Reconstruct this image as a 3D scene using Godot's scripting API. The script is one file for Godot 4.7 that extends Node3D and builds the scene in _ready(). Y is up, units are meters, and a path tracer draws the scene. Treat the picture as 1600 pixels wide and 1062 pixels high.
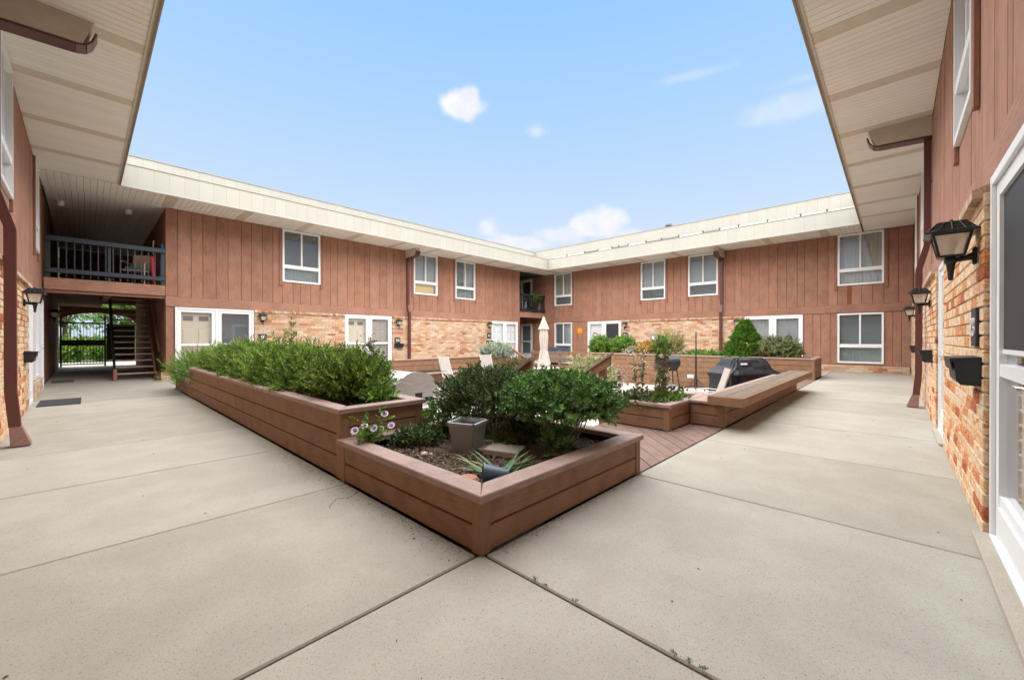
extends Node3D
# A two-storey apartment courtyard: four wings round a sunken patio, raised wooden planters, concrete walkways.
# The camera stands in the corner of the walkways. World x runs along the back-left wing, -z along the left wing.

var rng := RandomNumberGenerator.new()
var M := {}
var mesh_cache := {}
var used := {}

# ------------------------------------------------------------------ mesh builder
class MB:
	var v := PackedVector3Array()
	var n := PackedVector3Array()
	var c := PackedColorArray()
	var ix := PackedInt32Array()
	var col := Color.WHITE
	func tri(a: Vector3, b: Vector3, d: Vector3) -> void:
		var nn := (d - a).cross(b - a).normalized()
		var k := v.size()
		v.append(a); v.append(b); v.append(d)
		n.append(nn); n.append(nn); n.append(nn)
		c.append(col); c.append(col); c.append(col)
		ix.append(k); ix.append(k + 1); ix.append(k + 2)
	func quad(a: Vector3, b: Vector3, d: Vector3, e: Vector3) -> void:  # clockwise seen from the front
		var nn := (d - a).cross(b - a).normalized()
		var k := v.size()
		v.append(a); v.append(b); v.append(d); v.append(e)
		for i in 4:
			n.append(nn); c.append(col)
		ix.append_array(PackedInt32Array([k, k + 1, k + 2, k, k + 2, k + 3]))
	func hexa(p: Array) -> void:  # eight corners: bottom ring 0-3, top ring 4-7
		var mid := Vector3.ZERO
		for q in p: mid += q / 8.0
		for f in [[0, 1, 2, 3], [4, 5, 6, 7], [0, 1, 5, 4], [1, 2, 6, 5], [2, 3, 7, 6], [3, 0, 4, 7]]:
			var a: Vector3 = p[f[0]]
			var b: Vector3 = p[f[1]]
			var d: Vector3 = p[f[2]]
			var e: Vector3 = p[f[3]]
			if (d - a).cross(b - a).dot((a + b + d + e) / 4.0 - mid) >= 0.0: quad(a, b, d, e)
			else: quad(e, d, b, a)
	func box(at: Vector3, s: Vector3) -> void:
		var h := s / 2.0
		hexa([at + Vector3(-h.x, -h.y, -h.z), at + Vector3(h.x, -h.y, -h.z), at + Vector3(h.x, -h.y, h.z), at + Vector3(-h.x, -h.y, h.z),
			at + Vector3(-h.x, h.y, -h.z), at + Vector3(h.x, h.y, -h.z), at + Vector3(h.x, h.y, h.z), at + Vector3(-h.x, h.y, h.z)])
	func span(a: Vector3, b: Vector3) -> void:
		box((a + b) / 2.0, (b - a).abs())
	func bevel(at: Vector3, s: Vector3, r: float) -> void:  # a box with chamfered edges
		var h := s / 2.0
		r = minf(r, minf(h.x, minf(h.y, h.z)) * 0.9)
		var P := func(sx: float, sy: float, sz: float, ax: int) -> Vector3:
			return at + Vector3(sx * (h.x if ax == 0 else h.x - r), sy * (h.y if ax == 1 else h.y - r), sz * (h.z if ax == 2 else h.z - r))
		var faces := []
		for s1 in [-1.0, 1.0]:
			faces.append([P.call(s1, -1, -1, 0), P.call(s1, 1, -1, 0), P.call(s1, 1, 1, 0), P.call(s1, -1, 1, 0)])
			faces.append([P.call(-1, s1, -1, 1), P.call(1, s1, -1, 1), P.call(1, s1, 1, 1), P.call(-1, s1, 1, 1)])
			faces.append([P.call(-1, -1, s1, 2), P.call(1, -1, s1, 2), P.call(1, 1, s1, 2), P.call(-1, 1, s1, 2)])
			for s2 in [-1.0, 1.0]:
				faces.append([P.call(s1, s2, -1, 0), P.call(s1, s2, 1, 0), P.call(s1, s2, 1, 1), P.call(s1, s2, -1, 1)])
				faces.append([P.call(s1, -1, s2, 0), P.call(s1, 1, s2, 0), P.call(s1, 1, s2, 2), P.call(s1, -1, s2, 2)])
				faces.append([P.call(-1, s1, s2, 1), P.call(1, s1, s2, 1), P.call(1, s1, s2, 2), P.call(-1, s1, s2, 2)])
		for f in faces:
			var d: Vector3 = (f[2] - f[0]).cross(f[1] - f[0])
			if d.dot((f[0] + f[1] + f[2] + f[3]) / 4.0 - at) >= 0.0: quad(f[0], f[1], f[2], f[3])
			else: quad(f[3], f[2], f[1], f[0])
		for sx in [-1.0, 1.0]:
			for sy in [-1.0, 1.0]:
				for sz in [-1.0, 1.0]:
					var a: Vector3 = P.call(sx, sy, sz, 0)
					var b: Vector3 = P.call(sx, sy, sz, 1)
					var d: Vector3 = P.call(sx, sy, sz, 2)
					if (d - a).cross(b - a).dot(a - at) >= 0.0: tri(a, b, d)
					else: tri(d, b, a)
	func tube(path: Array, radii: Array, sides := 8, caps := true) -> void:
		var rings := []
		for i in path.size():
			var p: Vector3 = path[i]
			var t: Vector3 = (path[mini(i + 1, path.size() - 1)] - path[maxi(i - 1, 0)]).normalized()
			var up := Vector3.UP if absf(t.y) < 0.9 else Vector3.RIGHT
			var a := t.cross(up).normalized()
			var b := t.cross(a).normalized()
			var ring := PackedVector3Array()
			for k in sides:
				var w := TAU * k / sides
				ring.append(p + (a * cos(w) + b * sin(w)) * float(radii[mini(i, radii.size() - 1)]))
			rings.append(ring)
		for i in path.size() - 1:
			var k0 := v.size()
			for j in 2:
				var ring: PackedVector3Array = rings[i + j]
				for q in ring:
					v.append(q); n.append((q - path[i + j]).normalized()); c.append(col)
			for k in sides:
				var k1 := (k + 1) % sides
				ix.append_array(PackedInt32Array([k0 + k, k0 + sides + k, k0 + k1, k0 + k1, k0 + sides + k, k0 + sides + k1]))
		if caps:
			for i in [0, path.size() - 1]:
				var ring: PackedVector3Array = rings[i]
				for k in range(1, sides - 1):
					if i == 0: tri(ring[0], ring[k + 1], ring[k])
					else: tri(ring[0], ring[k], ring[k + 1])
	func lathe(at: Vector3, prof: Array, sides := 16, squash := 1.0) -> void:  # prof: [radius, height] pairs from the bottom up
		for i in prof.size() - 1:
			for k in sides:
				var w0 := TAU * k / sides
				var w1 := TAU * (k + 1) / sides
				var q := []
				for e in [[i, w0], [i, w1], [i + 1, w1], [i + 1, w0]]:
					q.append(at + Vector3(cos(e[1]) * prof[e[0]][0], prof[e[0]][1], sin(e[1]) * prof[e[0]][0] * squash))
				var k0 := v.size()
				var dr: float = prof[i + 1][0] - prof[i][0]
				var dy: float = prof[i + 1][1] - prof[i][1]
				var ws := [w0, w1, w1, w0]
				for j in 4:
					v.append(q[j]); n.append(Vector3(cos(ws[j]) * dy, -dr, sin(ws[j]) * dy).normalized()); c.append(col)
				ix.append_array(PackedInt32Array([k0, k0 + 1, k0 + 2, k0, k0 + 2, k0 + 3]))
	func done() -> ArrayMesh:
		var a := []
		a.resize(Mesh.ARRAY_MAX)
		a[Mesh.ARRAY_VERTEX] = v
		a[Mesh.ARRAY_NORMAL] = n
		a[Mesh.ARRAY_COLOR] = c
		a[Mesh.ARRAY_INDEX] = ix
		var m := ArrayMesh.new()
		m.add_surface_from_arrays(Mesh.PRIMITIVE_TRIANGLES, a)
		return m

# ------------------------------------------------------------------ node helpers
func put(parent: Node, called: String, mesh: Mesh, mat: Material, at := Vector3.ZERO, turn := Vector3.ZERO) -> MeshInstance3D:
	var o := MeshInstance3D.new()
	o.name = called
	o.mesh = mesh
	o.material_override = mat
	o.position = at
	o.rotation = turn
	parent.add_child(o, true)
	return o

func bx(parent: Node, called: String, at: Vector3, s: Vector3, mat: Material, r := 0.0) -> MeshInstance3D:
	var key := "%.3f %.3f %.3f %.4f" % [s.x, s.y, s.z, r]
	if not mesh_cache.has(key):
		var b := MB.new()
		if r > 0.0: b.bevel(Vector3.ZERO, s, r)
		else: b.box(Vector3.ZERO, s)
		mesh_cache[key] = b.done()
	return put(parent, called, mesh_cache[key], mat, at)

func sp(parent: Node, called: String, a: Vector3, b: Vector3, mat: Material, r := 0.0) -> MeshInstance3D:
	return bx(parent, called, (a + b) / 2.0, (b - a).abs(), mat, r)

func numbered(called: String) -> String:
	used[called] = used.get(called, 0) + 1
	return called if used[called] == 1 else "%s_%03d" % [called, used[called] - 1]

func thing(called: String, label: String, category: String, at := Vector3.ZERO, turn := 0.0, group := "") -> Node3D:
	var o := Node3D.new()
	o.name = numbered(called)
	o.position = at
	o.rotation.y = turn
	add_child(o)
	o.set_meta("label", label)
	o.set_meta("category", category)
	if group: o.set_meta("group", group)
	return o

func structure(called: String) -> Node3D:
	var o := Node3D.new()
	o.name = called
	o.set_meta("kind", "structure")
	add_child(o)
	return o

func node(parent: Node, called: String, at := Vector3.ZERO, turn := 0.0) -> Node3D:
	var o := Node3D.new()
	o.name = called
	o.position = at
	o.rotation.y = turn
	parent.add_child(o, true)
	return o

# ------------------------------------------------------------------ materials
func lin(r: float, g: float, b: float) -> Color:
	return Color(r, g, b).linear_to_srgb()

func noise_tex(freq: float, lo: Color, hi: Color, seed_: int, size := 512, octaves := 4, mid = null, kind := FastNoiseLite.TYPE_SIMPLEX_SMOOTH, edges := [0.25, 0.75]) -> NoiseTexture2D:
	var f := FastNoiseLite.new()
	f.noise_type = kind
	f.frequency = freq
	f.fractal_octaves = octaves
	f.seed = seed_
	var t := NoiseTexture2D.new()
	t.width = size
	t.height = size
	t.seamless = true
	t.noise = f
	var g := Gradient.new()
	g.offsets = PackedFloat32Array([edges[0], edges[1]])
	g.colors = PackedColorArray([lo, hi])
	if mid != null:
		g.add_point((edges[0] + edges[1]) / 2.0, mid)
	t.color_ramp = g
	return t

func bump_tex(freq: float, strength: float, seed_: int, size := 512, octaves := 4) -> NoiseTexture2D:
	var f := FastNoiseLite.new()
	f.frequency = freq
	f.fractal_octaves = octaves
	f.seed = seed_
	var t := NoiseTexture2D.new()
	t.width = size
	t.height = size
	t.seamless = true
	t.as_normal_map = true
	t.bump_strength = strength
	t.noise = f
	return t

func mat(called: String, colour: Color, rough := 0.8, tex: Texture2D = null, scale := Vector3.ONE, normal: Texture2D = null, nscale := 1.0, coarse: Texture2D = null, cscale := Vector3.ONE) -> StandardMaterial3D:
	var m := StandardMaterial3D.new()
	m.resource_name = called
	m.albedo_color = colour
	m.roughness = rough
	if tex or normal:
		m.uv1_triplanar = true
		m.uv1_world_triplanar = true
		m.uv1_scale = scale
	if tex: m.albedo_texture = tex
	if normal:
		m.normal_enabled = true
		m.normal_texture = normal
		m.normal_scale = nscale
	if coarse:
		m.detail_enabled = true
		m.detail_albedo = coarse
		m.detail_blend_mode = BaseMaterial3D.BLEND_MODE_MUL
		m.detail_uv_layer = BaseMaterial3D.DETAIL_UV_2
		m.uv2_triplanar = true
		m.uv2_world_triplanar = true
		m.uv2_scale = cscale
	M[called] = m
	return m

func g(v: float) -> Color:
	return Color(v, v, v)

func speckle() -> ImageTexture:  # sand and small stones showing in the worn face of the concrete
	var im := Image.create(768, 768, false, Image.FORMAT_RGB8)
	var r := RandomNumberGenerator.new()
	r.seed = 4
	for y in 768:
		for x in 768:
			var v := 0.955 + r.randfn() * 0.03
			im.set_pixel(x, y, Color(v, v, v))
	for k in 17000:
		var x := r.randi() % 768
		var y := r.randi() % 768
		var c := Color(0.78, 0.755, 0.72) if r.randf() < 0.45 else (Color(0.86, 0.79, 0.70) if r.randf() < 0.6 else Color(1, 1, 1))
		if r.randf() < 0.02: c = Color(0.40, 0.37, 0.34)
		im.fill_rect(Rect2i(x, y, 1 + r.randi() % 2, 1 + r.randi() % 2), c)
	return ImageTexture.create_from_image(im)

func make_materials() -> void:
	var fine := noise_tex(0.05, g(0.88), g(1.0), 3, 512, 5)
	var blotch := noise_tex(0.012, g(0.965), g(1.0), 9, 512, 5)
	var stain := noise_tex(0.010, Color(0.925, 0.922, 0.92), Color(1, 1, 1), 17, 512, 6, Color(0.975, 0.973, 0.97))
	var grain := noise_tex(0.03, g(0.91), g(1.0), 5, 512, 5)
	var grain_n := bump_tex(0.05, 3.0, 6)
	# exposed-aggregate concrete
	var speck := speckle()
	var wash := noise_tex(0.008, Color(0.962, 0.957, 0.948), Color(1, 1, 0.99), 23, 512, 6)
	var pit := bump_tex(0.25, 1.6, 27, 1024, 3)
	for k in 4:
		var t: float = [0.0, 0.012, -0.016, 0.006][k]
		mat("concrete%d" % k, lin(0.435 + t * 1.9, 0.423 + t * 1.9, 0.370 + t * 1.9), 0.9, speck, Vector3.ONE * 0.7, null, 0.12, wash, Vector3.ONE * 0.45)
	mat("patio_concrete", lin(0.50, 0.48, 0.43), 0.9, speck, Vector3.ONE * 0.6, pit, 0.3, wash, Vector3.ONE * 0.2)
	mat("sill_concrete", lin(0.46, 0.42, 0.36), 0.9, speck, Vector3.ONE * 0.7, null, 1.0, wash, Vector3.ONE * 0.5)
	mat("joint_dirt", lin(0.10, 0.085, 0.065), 1.0, fine, Vector3.ONE * 2.0)
	# stained rough-sawn siding; a few tones so that boards differ
	var tones := [[0.385, 0.194, 0.128], [0.36, 0.176, 0.114], [0.405, 0.210, 0.141], [0.35, 0.175, 0.117], [0.395, 0.194, 0.126]]
	for k in 5:
		mat("siding%d" % k, lin(tones[k][0], tones[k][1], tones[k][2]), 0.82, grain, Vector3(2.2, 0.22, 2.2), grain_n, 0.3, stain, Vector3(0.5, 0.3, 0.5))
	mat("groove", lin(0.15, 0.075, 0.055), 0.9)
	mat("trim_brown", lin(0.29, 0.13, 0.09), 0.8, grain, Vector3(2.0, 0.3, 2.0), grain_n, 0.3)
	mat("band_x", lin(0.40, 0.208, 0.143), 0.82, grain, Vector3(0.2, 2.5, 2.5), grain_n, 0.4, stain, Vector3.ONE * 0.3)
	mat("band_z", lin(0.375, 0.188, 0.127), 0.82, grain, Vector3(2.5, 2.5, 0.2), grain_n, 0.4, stain, Vector3.ONE * 0.3)
	mat("rust_board", lin(0.22, 0.055, 0.02), 0.7, grain, Vector3(2.2, 0.22, 2.2))
	# planter and bench wood
	var streak := noise_tex(0.035, g(0.93), g(1.0), 61, 512, 6, g(0.975))
	var old_stain := noise_tex(0.012, Color(0.90, 0.905, 0.915), Color(1, 1, 1), 63, 512, 6, Color(0.97, 0.97, 0.975))
	for k in 3:
		var t: float = [1.0, 0.91, 1.07][k]
		mat("wood_x%d" % k, lin(0.285 * t, 0.155 * t, 0.084 * t), 0.78, streak, Vector3(0.25, 3.0, 3.0), grain_n, 0.25, old_stain, Vector3.ONE * 0.6)
		mat("wood_z%d" % k, lin(0.285 * t, 0.155 * t, 0.084 * t), 0.78, streak, Vector3(3.0, 3.0, 0.25), grain_n, 0.25, old_stain, Vector3.ONE * 0.6)
		mat("cap_x%d" % k, lin(0.38 * t, 0.26 * t, 0.215 * t), 0.68, streak, Vector3(0.25, 3.0, 3.0), grain_n, 0.25, old_stain, Vector3.ONE * 0.7)
		mat("cap_z%d" % k, lin(0.38 * t, 0.26 * t, 0.215 * t), 0.68, streak, Vector3(3.0, 3.0, 0.25), grain_n, 0.25, old_stain, Vector3.ONE * 0.7)
		mat("bench_x%d" % k, lin(0.185 * t, 0.135 * t, 0.092 * t), 0.8, streak, Vector3(0.3, 3.5, 3.5), grain_n, 0.6, old_stain, Vector3.ONE * 1.1)
		mat("deck%d" % k, lin(0.225 * t, 0.148 * t, 0.112 * t), 0.85, streak, Vector3.ONE * 1.2, grain_n, 0.5, old_stain, Vector3.ONE * 0.9)
		mat("wood_y%d" % k, lin(0.285 * t, 0.155 * t, 0.084 * t), 0.78, streak, Vector3(3.0, 0.25, 3.0), grain_n, 0.25)
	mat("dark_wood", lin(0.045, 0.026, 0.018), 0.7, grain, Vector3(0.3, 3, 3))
	mat("tread_wood", lin(0.46, 0.34, 0.27), 0.75, grain, Vector3(0.3, 3, 3))
	# sheet metal on the roof edge and the vinyl soffit
	mat("fascia_a", lin(0.40, 0.395, 0.345), 0.5)
	mat("fascia_b", lin(0.385, 0.381, 0.334), 0.5)
	mat("fascia_edge", lin(0.30, 0.25, 0.18), 0.5)
	mat("flash_dark", lin(0.06, 0.065, 0.07), 0.4)
	mat("flash_light", lin(0.75, 0.77, 0.80), 0.35)
	mat("soffit0", lin(0.80, 0.775, 0.72), 0.6)
	mat("soffit1", lin(0.78, 0.755, 0.70), 0.6)
	mat("soffit2", lin(0.82, 0.79, 0.73), 0.6)
	mat("vent_strip", lin(0.63, 0.565, 0.46), 0.6, blotch, Vector3.ONE * 0.6)
	mat("soffit_gap", lin(0.30, 0.27, 0.22), 0.8)
	mat("roofing", lin(0.12, 0.12, 0.12), 0.9, fine, Vector3.ONE)
	# bricks
	mat("mortar", lin(0.56, 0.49, 0.41), 0.95, fine, Vector3.ONE * 3.0)
	var bf := noise_tex(0.09, g(0.80), g(1.0), 41, 512, 4)
	var bn := bump_tex(0.12, 4.0, 43)
	var ramps := [
		[Color(0.93, 0.80, 0.63), Color(0.94, 0.84, 0.69), Color(0.85, 0.52, 0.28)],
		[Color(0.92, 0.82, 0.68), Color(0.90, 0.68, 0.46), Color(0.93, 0.84, 0.70)],
		[Color(0.84, 0.50, 0.27), Color(0.90, 0.72, 0.52), Color(0.80, 0.42, 0.20)],
		[Color(0.93, 0.84, 0.71), Color(0.92, 0.81, 0.67), Color(0.89, 0.69, 0.50)],
		[Color(0.70, 0.34, 0.19), Color(0.82, 0.52, 0.34), Color(0.60, 0.26, 0.14)],
		[Color(0.92, 0.78, 0.62), Color(0.88, 0.62, 0.42), Color(0.93, 0.82, 0.69)],
		[Color(0.94, 0.86, 0.74), Color(0.92, 0.82, 0.68), Color(0.90, 0.72, 0.54)]]
	for k in ramps.size():
		mat("brick%d" % k, Color.WHITE, 0.88, noise_tex(0.018, ramps[k][0], ramps[k][2], 50 + k, 256, 4, ramps[k][1], FastNoiseLite.TYPE_SIMPLEX_SMOOTH, [0.3, 0.72]), Vector3(1.6, 3.2, 1.6), bn, 0.5, bf, Vector3.ONE * 2.5)
	var vb := mat("brick_far", Color.WHITE, 0.9, bf, Vector3.ONE * 1.5)
	vb.vertex_color_use_as_albedo = true
	# joinery and fittings
	mat("white_paint", lin(0.80, 0.81, 0.82), 0.35)
	mat("white_panel", lin(0.74, 0.77, 0.80), 0.4)
	mat("beige_panel", lin(0.56, 0.50, 0.385), 0.5)
	mat("tan_panel", lin(0.30, 0.265, 0.215), 0.5)
	mat("blind_grey", lin(0.22, 0.24, 0.25), 0.8)
	mat("blind_green", lin(0.13, 0.165, 0.16), 0.8)
	mat("curtain_cream", lin(0.33, 0.31, 0.24), 0.9, grain, Vector3(4, 0.1, 4))
	mat("curtain_pale", lin(0.34, 0.365, 0.37), 0.9, grain, Vector3(4, 0.1, 4))
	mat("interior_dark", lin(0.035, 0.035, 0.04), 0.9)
	mat("interior_teal", lin(0.06, 0.10, 0.11), 0.9)
	mat("screen_dark", lin(0.022, 0.025, 0.03), 0.55)
	mat("yellow_shade", lin(0.62, 0.45, 0.16), 0.8)
	var gl := mat("glass", Color(0.85, 0.92, 0.95, 0.06), 0.02)
	gl.transparency = BaseMaterial3D.TRANSPARENCY_ALPHA
	gl.metallic_specular = 0.9
	mat("black_metal", lin(0.018, 0.018, 0.021), 0.45)
	mat("lantern_black", lin(0.016, 0.017, 0.019), 0.38)
	var lg := mat("lantern_glass", Color(0.90, 0.86, 0.78, 0.5), 0.2)
	lg.transparency = BaseMaterial3D.TRANSPARENCY_ALPHA
	mat("bulb", lin(0.80, 0.77, 0.70), 0.3)
	mat("rail_blue", lin(0.024, 0.034, 0.048), 0.5)
	mat("downspout", lin(0.105, 0.036, 0.032), 0.33)
	mat("downspout_foot", lin(0.30, 0.17, 0.135), 0.6, fine, Vector3.ONE)
	mat("bracket_cream", lin(0.56, 0.50, 0.415), 0.6, blotch, Vector3.ONE)
	mat("plaque", lin(0.028, 0.030, 0.036), 0.5)
	mat("numeral", lin(0.72, 0.73, 0.72), 0.4)
	var ss := mat("stainless", lin(0.60, 0.60, 0.59), 0.33, grain, Vector3(0.3, 4, 0.3))
	ss.metallic = 0.55
	var ch := mat("chrome", lin(0.62, 0.62, 0.62), 0.25)
	ch.metallic = 1.0
	mat("cover_cloth", lin(0.030, 0.034, 0.042), 0.75, fine, Vector3.ONE * 3)
	mat("sling", lin(0.42, 0.385, 0.34), 0.9, fine, Vector3.ONE * 6)
	mat("umbrella_cloth", lin(0.62, 0.585, 0.54), 0.9, noise_tex(0.05, Color(0.84, 0.79, 0.75), Color(1, 1, 1), 77, 256, 3), Vector3.ONE * 3)
	mat("pole_brown", lin(0.10, 0.07, 0.05), 0.5)
	mat("pot_grey", lin(0.33, 0.37, 0.345), 0.6, fine, Vector3.ONE * 3)
	mat("pot_rim", lin(0.40, 0.43, 0.46), 0.5, fine, Vector3.ONE * 3)
	mat("pot_blue", lin(0.055, 0.095, 0.135), 0.4)
	mat("terracotta", lin(0.36, 0.16, 0.09), 0.8)
	mat("soil", lin(0.175, 0.125, 0.09), 1.0, noise_tex(0.08, g(0.45), g(1.0), 81, 512, 5), Vector3.ONE * 1.5, bump_tex(0.08, 6.0, 82), 1.0)
	mat("mulch", lin(0.17, 0.115, 0.078), 1.0, fine, Vector3.ONE * 5)
	mat("mulch_pale", lin(0.26, 0.20, 0.15), 1.0, fine, Vector3.ONE * 5)
	mat("paver", lin(0.44, 0.39, 0.31), 0.95, fine, Vector3.ONE * 4, pit, 0.6)
	mat("pebble", lin(0.60, 0.52, 0.43), 0.8)
	mat("door_mat", lin(0.045, 0.047, 0.052), 1.0, fine, Vector3.ONE * 8)
	mat("mat_brown", lin(0.13, 0.09, 0.07), 1.0, fine, Vector3.ONE * 8)
	mat("noodle_red", lin(0.62, 0.03, 0.045), 0.7)
	mat("noodle_blue", lin(0.01, 0.20, 0.42), 0.7)
	mat("chair_tan", lin(0.36, 0.25, 0.18), 0.6)
	mat("teal_cushion", lin(0.02, 0.16, 0.20), 0.9)
	mat("utility_grey", lin(0.22, 0.24, 0.26), 0.5)
	mat("table_white", lin(0.70, 0.70, 0.70), 0.5)
	mat("sun_orange", lin(0.75, 0.30, 0.02), 0.5)
	mat("flower_pot_navy", lin(0.02, 0.05, 0.09), 0.4)
	mat("lawn", lin(0.10, 0.17, 0.045), 1.0, noise_tex(0.06, g(0.6), g(1.0), 91, 512, 4), Vector3.ONE * 0.4)
	mat("earth", lin(0.16, 0.13, 0.10), 1.0, fine, Vector3.ONE * 0.3)
	mat("bark", lin(0.16, 0.105, 0.07), 0.95, fine, Vector3.ONE * 4)
	mat("twig", lin(0.22, 0.155, 0.11), 0.9)
	mat("stone_white", lin(0.60, 0.56, 0.50), 0.9, fine, Vector3.ONE * 2)
	# leaves carry the colour of their sprig
	var lf := mat("leaf", Color.WHITE, 0.5)
	lf.vertex_color_use_as_albedo = true
	lf.backlight_enabled = true
	lf.backlight = Color(0.35, 0.45, 0.2)
	var lm := mat("leaf_matte", Color.WHITE, 0.8)
	lm.vertex_color_use_as_albedo = true
	lm.backlight_enabled = true
	lm.backlight = Color(0.3, 0.4, 0.2)

# ------------------------------------------------------------------ camera, sky, sun
func set_view() -> void:
	var cam := Camera3D.new()
	cam.name = "camera"
	cam.fov = rad_to_deg(2.0 * atan(531.0 / 632.4))
	cam.position = Vector3(0, 1.2, 0)
	cam.rotation = Vector3(-2.0 / 632.4, -deg_to_rad(46.58), 0)
	cam.near = 0.05
	cam.far = 2000.0
	add_child(cam)
	cam.current = true
	var sun := DirectionalLight3D.new()
	sun.name = "sun"
	sun.light_color = Color(1.0, 0.965, 0.93)
	sun.light_energy = 1.5
	sun.light_angular_distance = 140.0
	sun.shadow_enabled = true
	sun.rotation = Vector3(-deg_to_rad(80.0), deg_to_rad(-50.0), 0)
	add_child(sun)
	var env := Environment.new()
	env.background_mode = Environment.BG_SKY
	env.tonemap_mode = Environment.TONE_MAPPER_LINEAR
	env.tonemap_exposure = 2.95
	env.background_energy_multiplier = 0.342
	env.sdfgi_enabled = true
	env.ssao_enabled = true
	env.ssil_enabled = true
	var pano := PanoramaSkyMaterial.new()
	pano.panorama = ImageTexture.create_from_image(sky_image())
	var sky := Sky.new()
	sky.sky_material = pano
	env.sky = sky
	var we := WorldEnvironment.new()
	we.name = "world"
	we.environment = env
	add_child(we)

func sky_image() -> Image:
	var W := 2048
	var H := 1024
	var im := Image.create(W, H, false, Image.FORMAT_RGB8)
	var zen := Color(0.47, 0.70, 0.985)
	var mid := Color(0.60, 0.80, 1.0)
	var low := Color(0.86, 0.915, 0.99)
	var puff := FastNoiseLite.new()
	puff.seed = 5
	puff.frequency = 2.6
	puff.fractal_octaves = 5
	var edge := FastNoiseLite.new()
	edge.seed = 12
	edge.frequency = 9.0
	edge.fractal_octaves = 4
	# single clouds: azimuth, elevation, half width, half height in degrees, strength
	var clouds := [[38.9, 29.4, 3.9, 2.2, 1.0], [40.5, 30.4, 1.7, 1.7, 0.95], [50.0, 27.0, 2.0, 1.4, 0.55], [81.0, 25.2, 8.0, 2.0, 0.42], [70.5, 30.6, 5.5, 0.7, 0.3],
		[58.6, 15.4, 4.2, 2.3, 1.0], [53.0, 14.2, 5.0, 1.7, 0.8], [43.2, 15.2, 2.2, 2.0, 0.75], [47.0, 13.2, 6.0, 1.4, 0.85], [62.0, 13.6, 5.0, 1.5, 0.6], [83.0, 27.5, 5.0, 0.8, 0.25]]
	var r := RandomNumberGenerator.new()
	r.seed = 31
	for k in 46:
		var az := r.randf_range(100.0, 350.0)
		var el := r.randf_range(10.0, 62.0)
		var w := r.randf_range(3.0, 11.0)
		clouds.append([az, el, w / cos(deg_to_rad(el)), w * r.randf_range(0.3, 0.55), r.randf_range(0.5, 1.0)])
	for y in H:
		var el := 90.0 - 180.0 * (y + 0.5) / H
		var base: Color
		if el > 40.0: base = mid.lerp(zen, clampf((el - 40.0) / 50.0, 0, 1))
		elif el > 0.0: base = low.lerp(mid, pow(clampf((el - 11.0) / 30.0, 0, 1), 0.85))
		else: base = Color(0.45, 0.42, 0.38)
		var near := []
		for c in clouds:
			if absf(c[1] - el) < c[3] * 1.7: near.append(c)
		for x in W:
			var col := base
			if el > 0.0 and near.size() > 0:
				var az := 360.0 * (x + 0.5) / W
				var a := 0.0
				var dir := Vector3.ZERO
				for c in near:
					var dx = wrapf(az - c[0], -180.0, 180.0) / c[2]
					if absf(dx) > 1.7: continue
					if dir == Vector3.ZERO:
						dir = Vector3(sin(deg_to_rad(az)) * cos(deg_to_rad(el)), sin(deg_to_rad(el)), cos(deg_to_rad(az)) * cos(deg_to_rad(el)))
					var dy: float = (el - c[1]) / c[3]
					if dy < 0.0: dy *= 1.25
					var d := sqrt(dx * dx + dy * dy) + puff.get_noise_3dv(dir * 3.0) * 0.45 + edge.get_noise_3dv(dir * 2.2) * 0.30
					a = maxf(a, c[4] * smoothstep(1.0, 0.5 if c[4] > 0.8 else 0.2, d))
				if a > 0.0:
					var sh := edge.get_noise_3dv(dir * 3.5) * 0.045 - 0.01
					col = base.lerp(Color(0.975 + sh, 0.98 + sh, 0.995), clampf(a, 0, 1))
			im.set_pixel(x, y, col)
	return im

# ------------------------------------------------------------------ the wings
# In a wing's own frame x runs along the wall, y up, z out of the wall towards the courtyard; z = 0 is the face of the siding.
const SOFFIT := 5.0
const BAND_LO := 2.13
const BAND_HI := 2.43

func pleats(u0: float, u1: float, y0: float, y1: float, w: float, amp: float, step: float) -> ArrayMesh:
	var b := MB.new()
	var k := int(maxf(2.0, (u1 - u0) / step))
	for i in k:
		var a := u0 + (u1 - u0) * i / k
		var c := u0 + (u1 - u0) * (i + 1) / k
		var wa := w + (amp if i % 2 == 0 else 0.0)
		var wc := w + (0.0 if i % 2 == 0 else amp)
		b.quad(Vector3(a, y0, wa), Vector3(a, y1, wa), Vector3(c, y1, wc), Vector3(c, y0, wc))
	return b.done()

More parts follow.
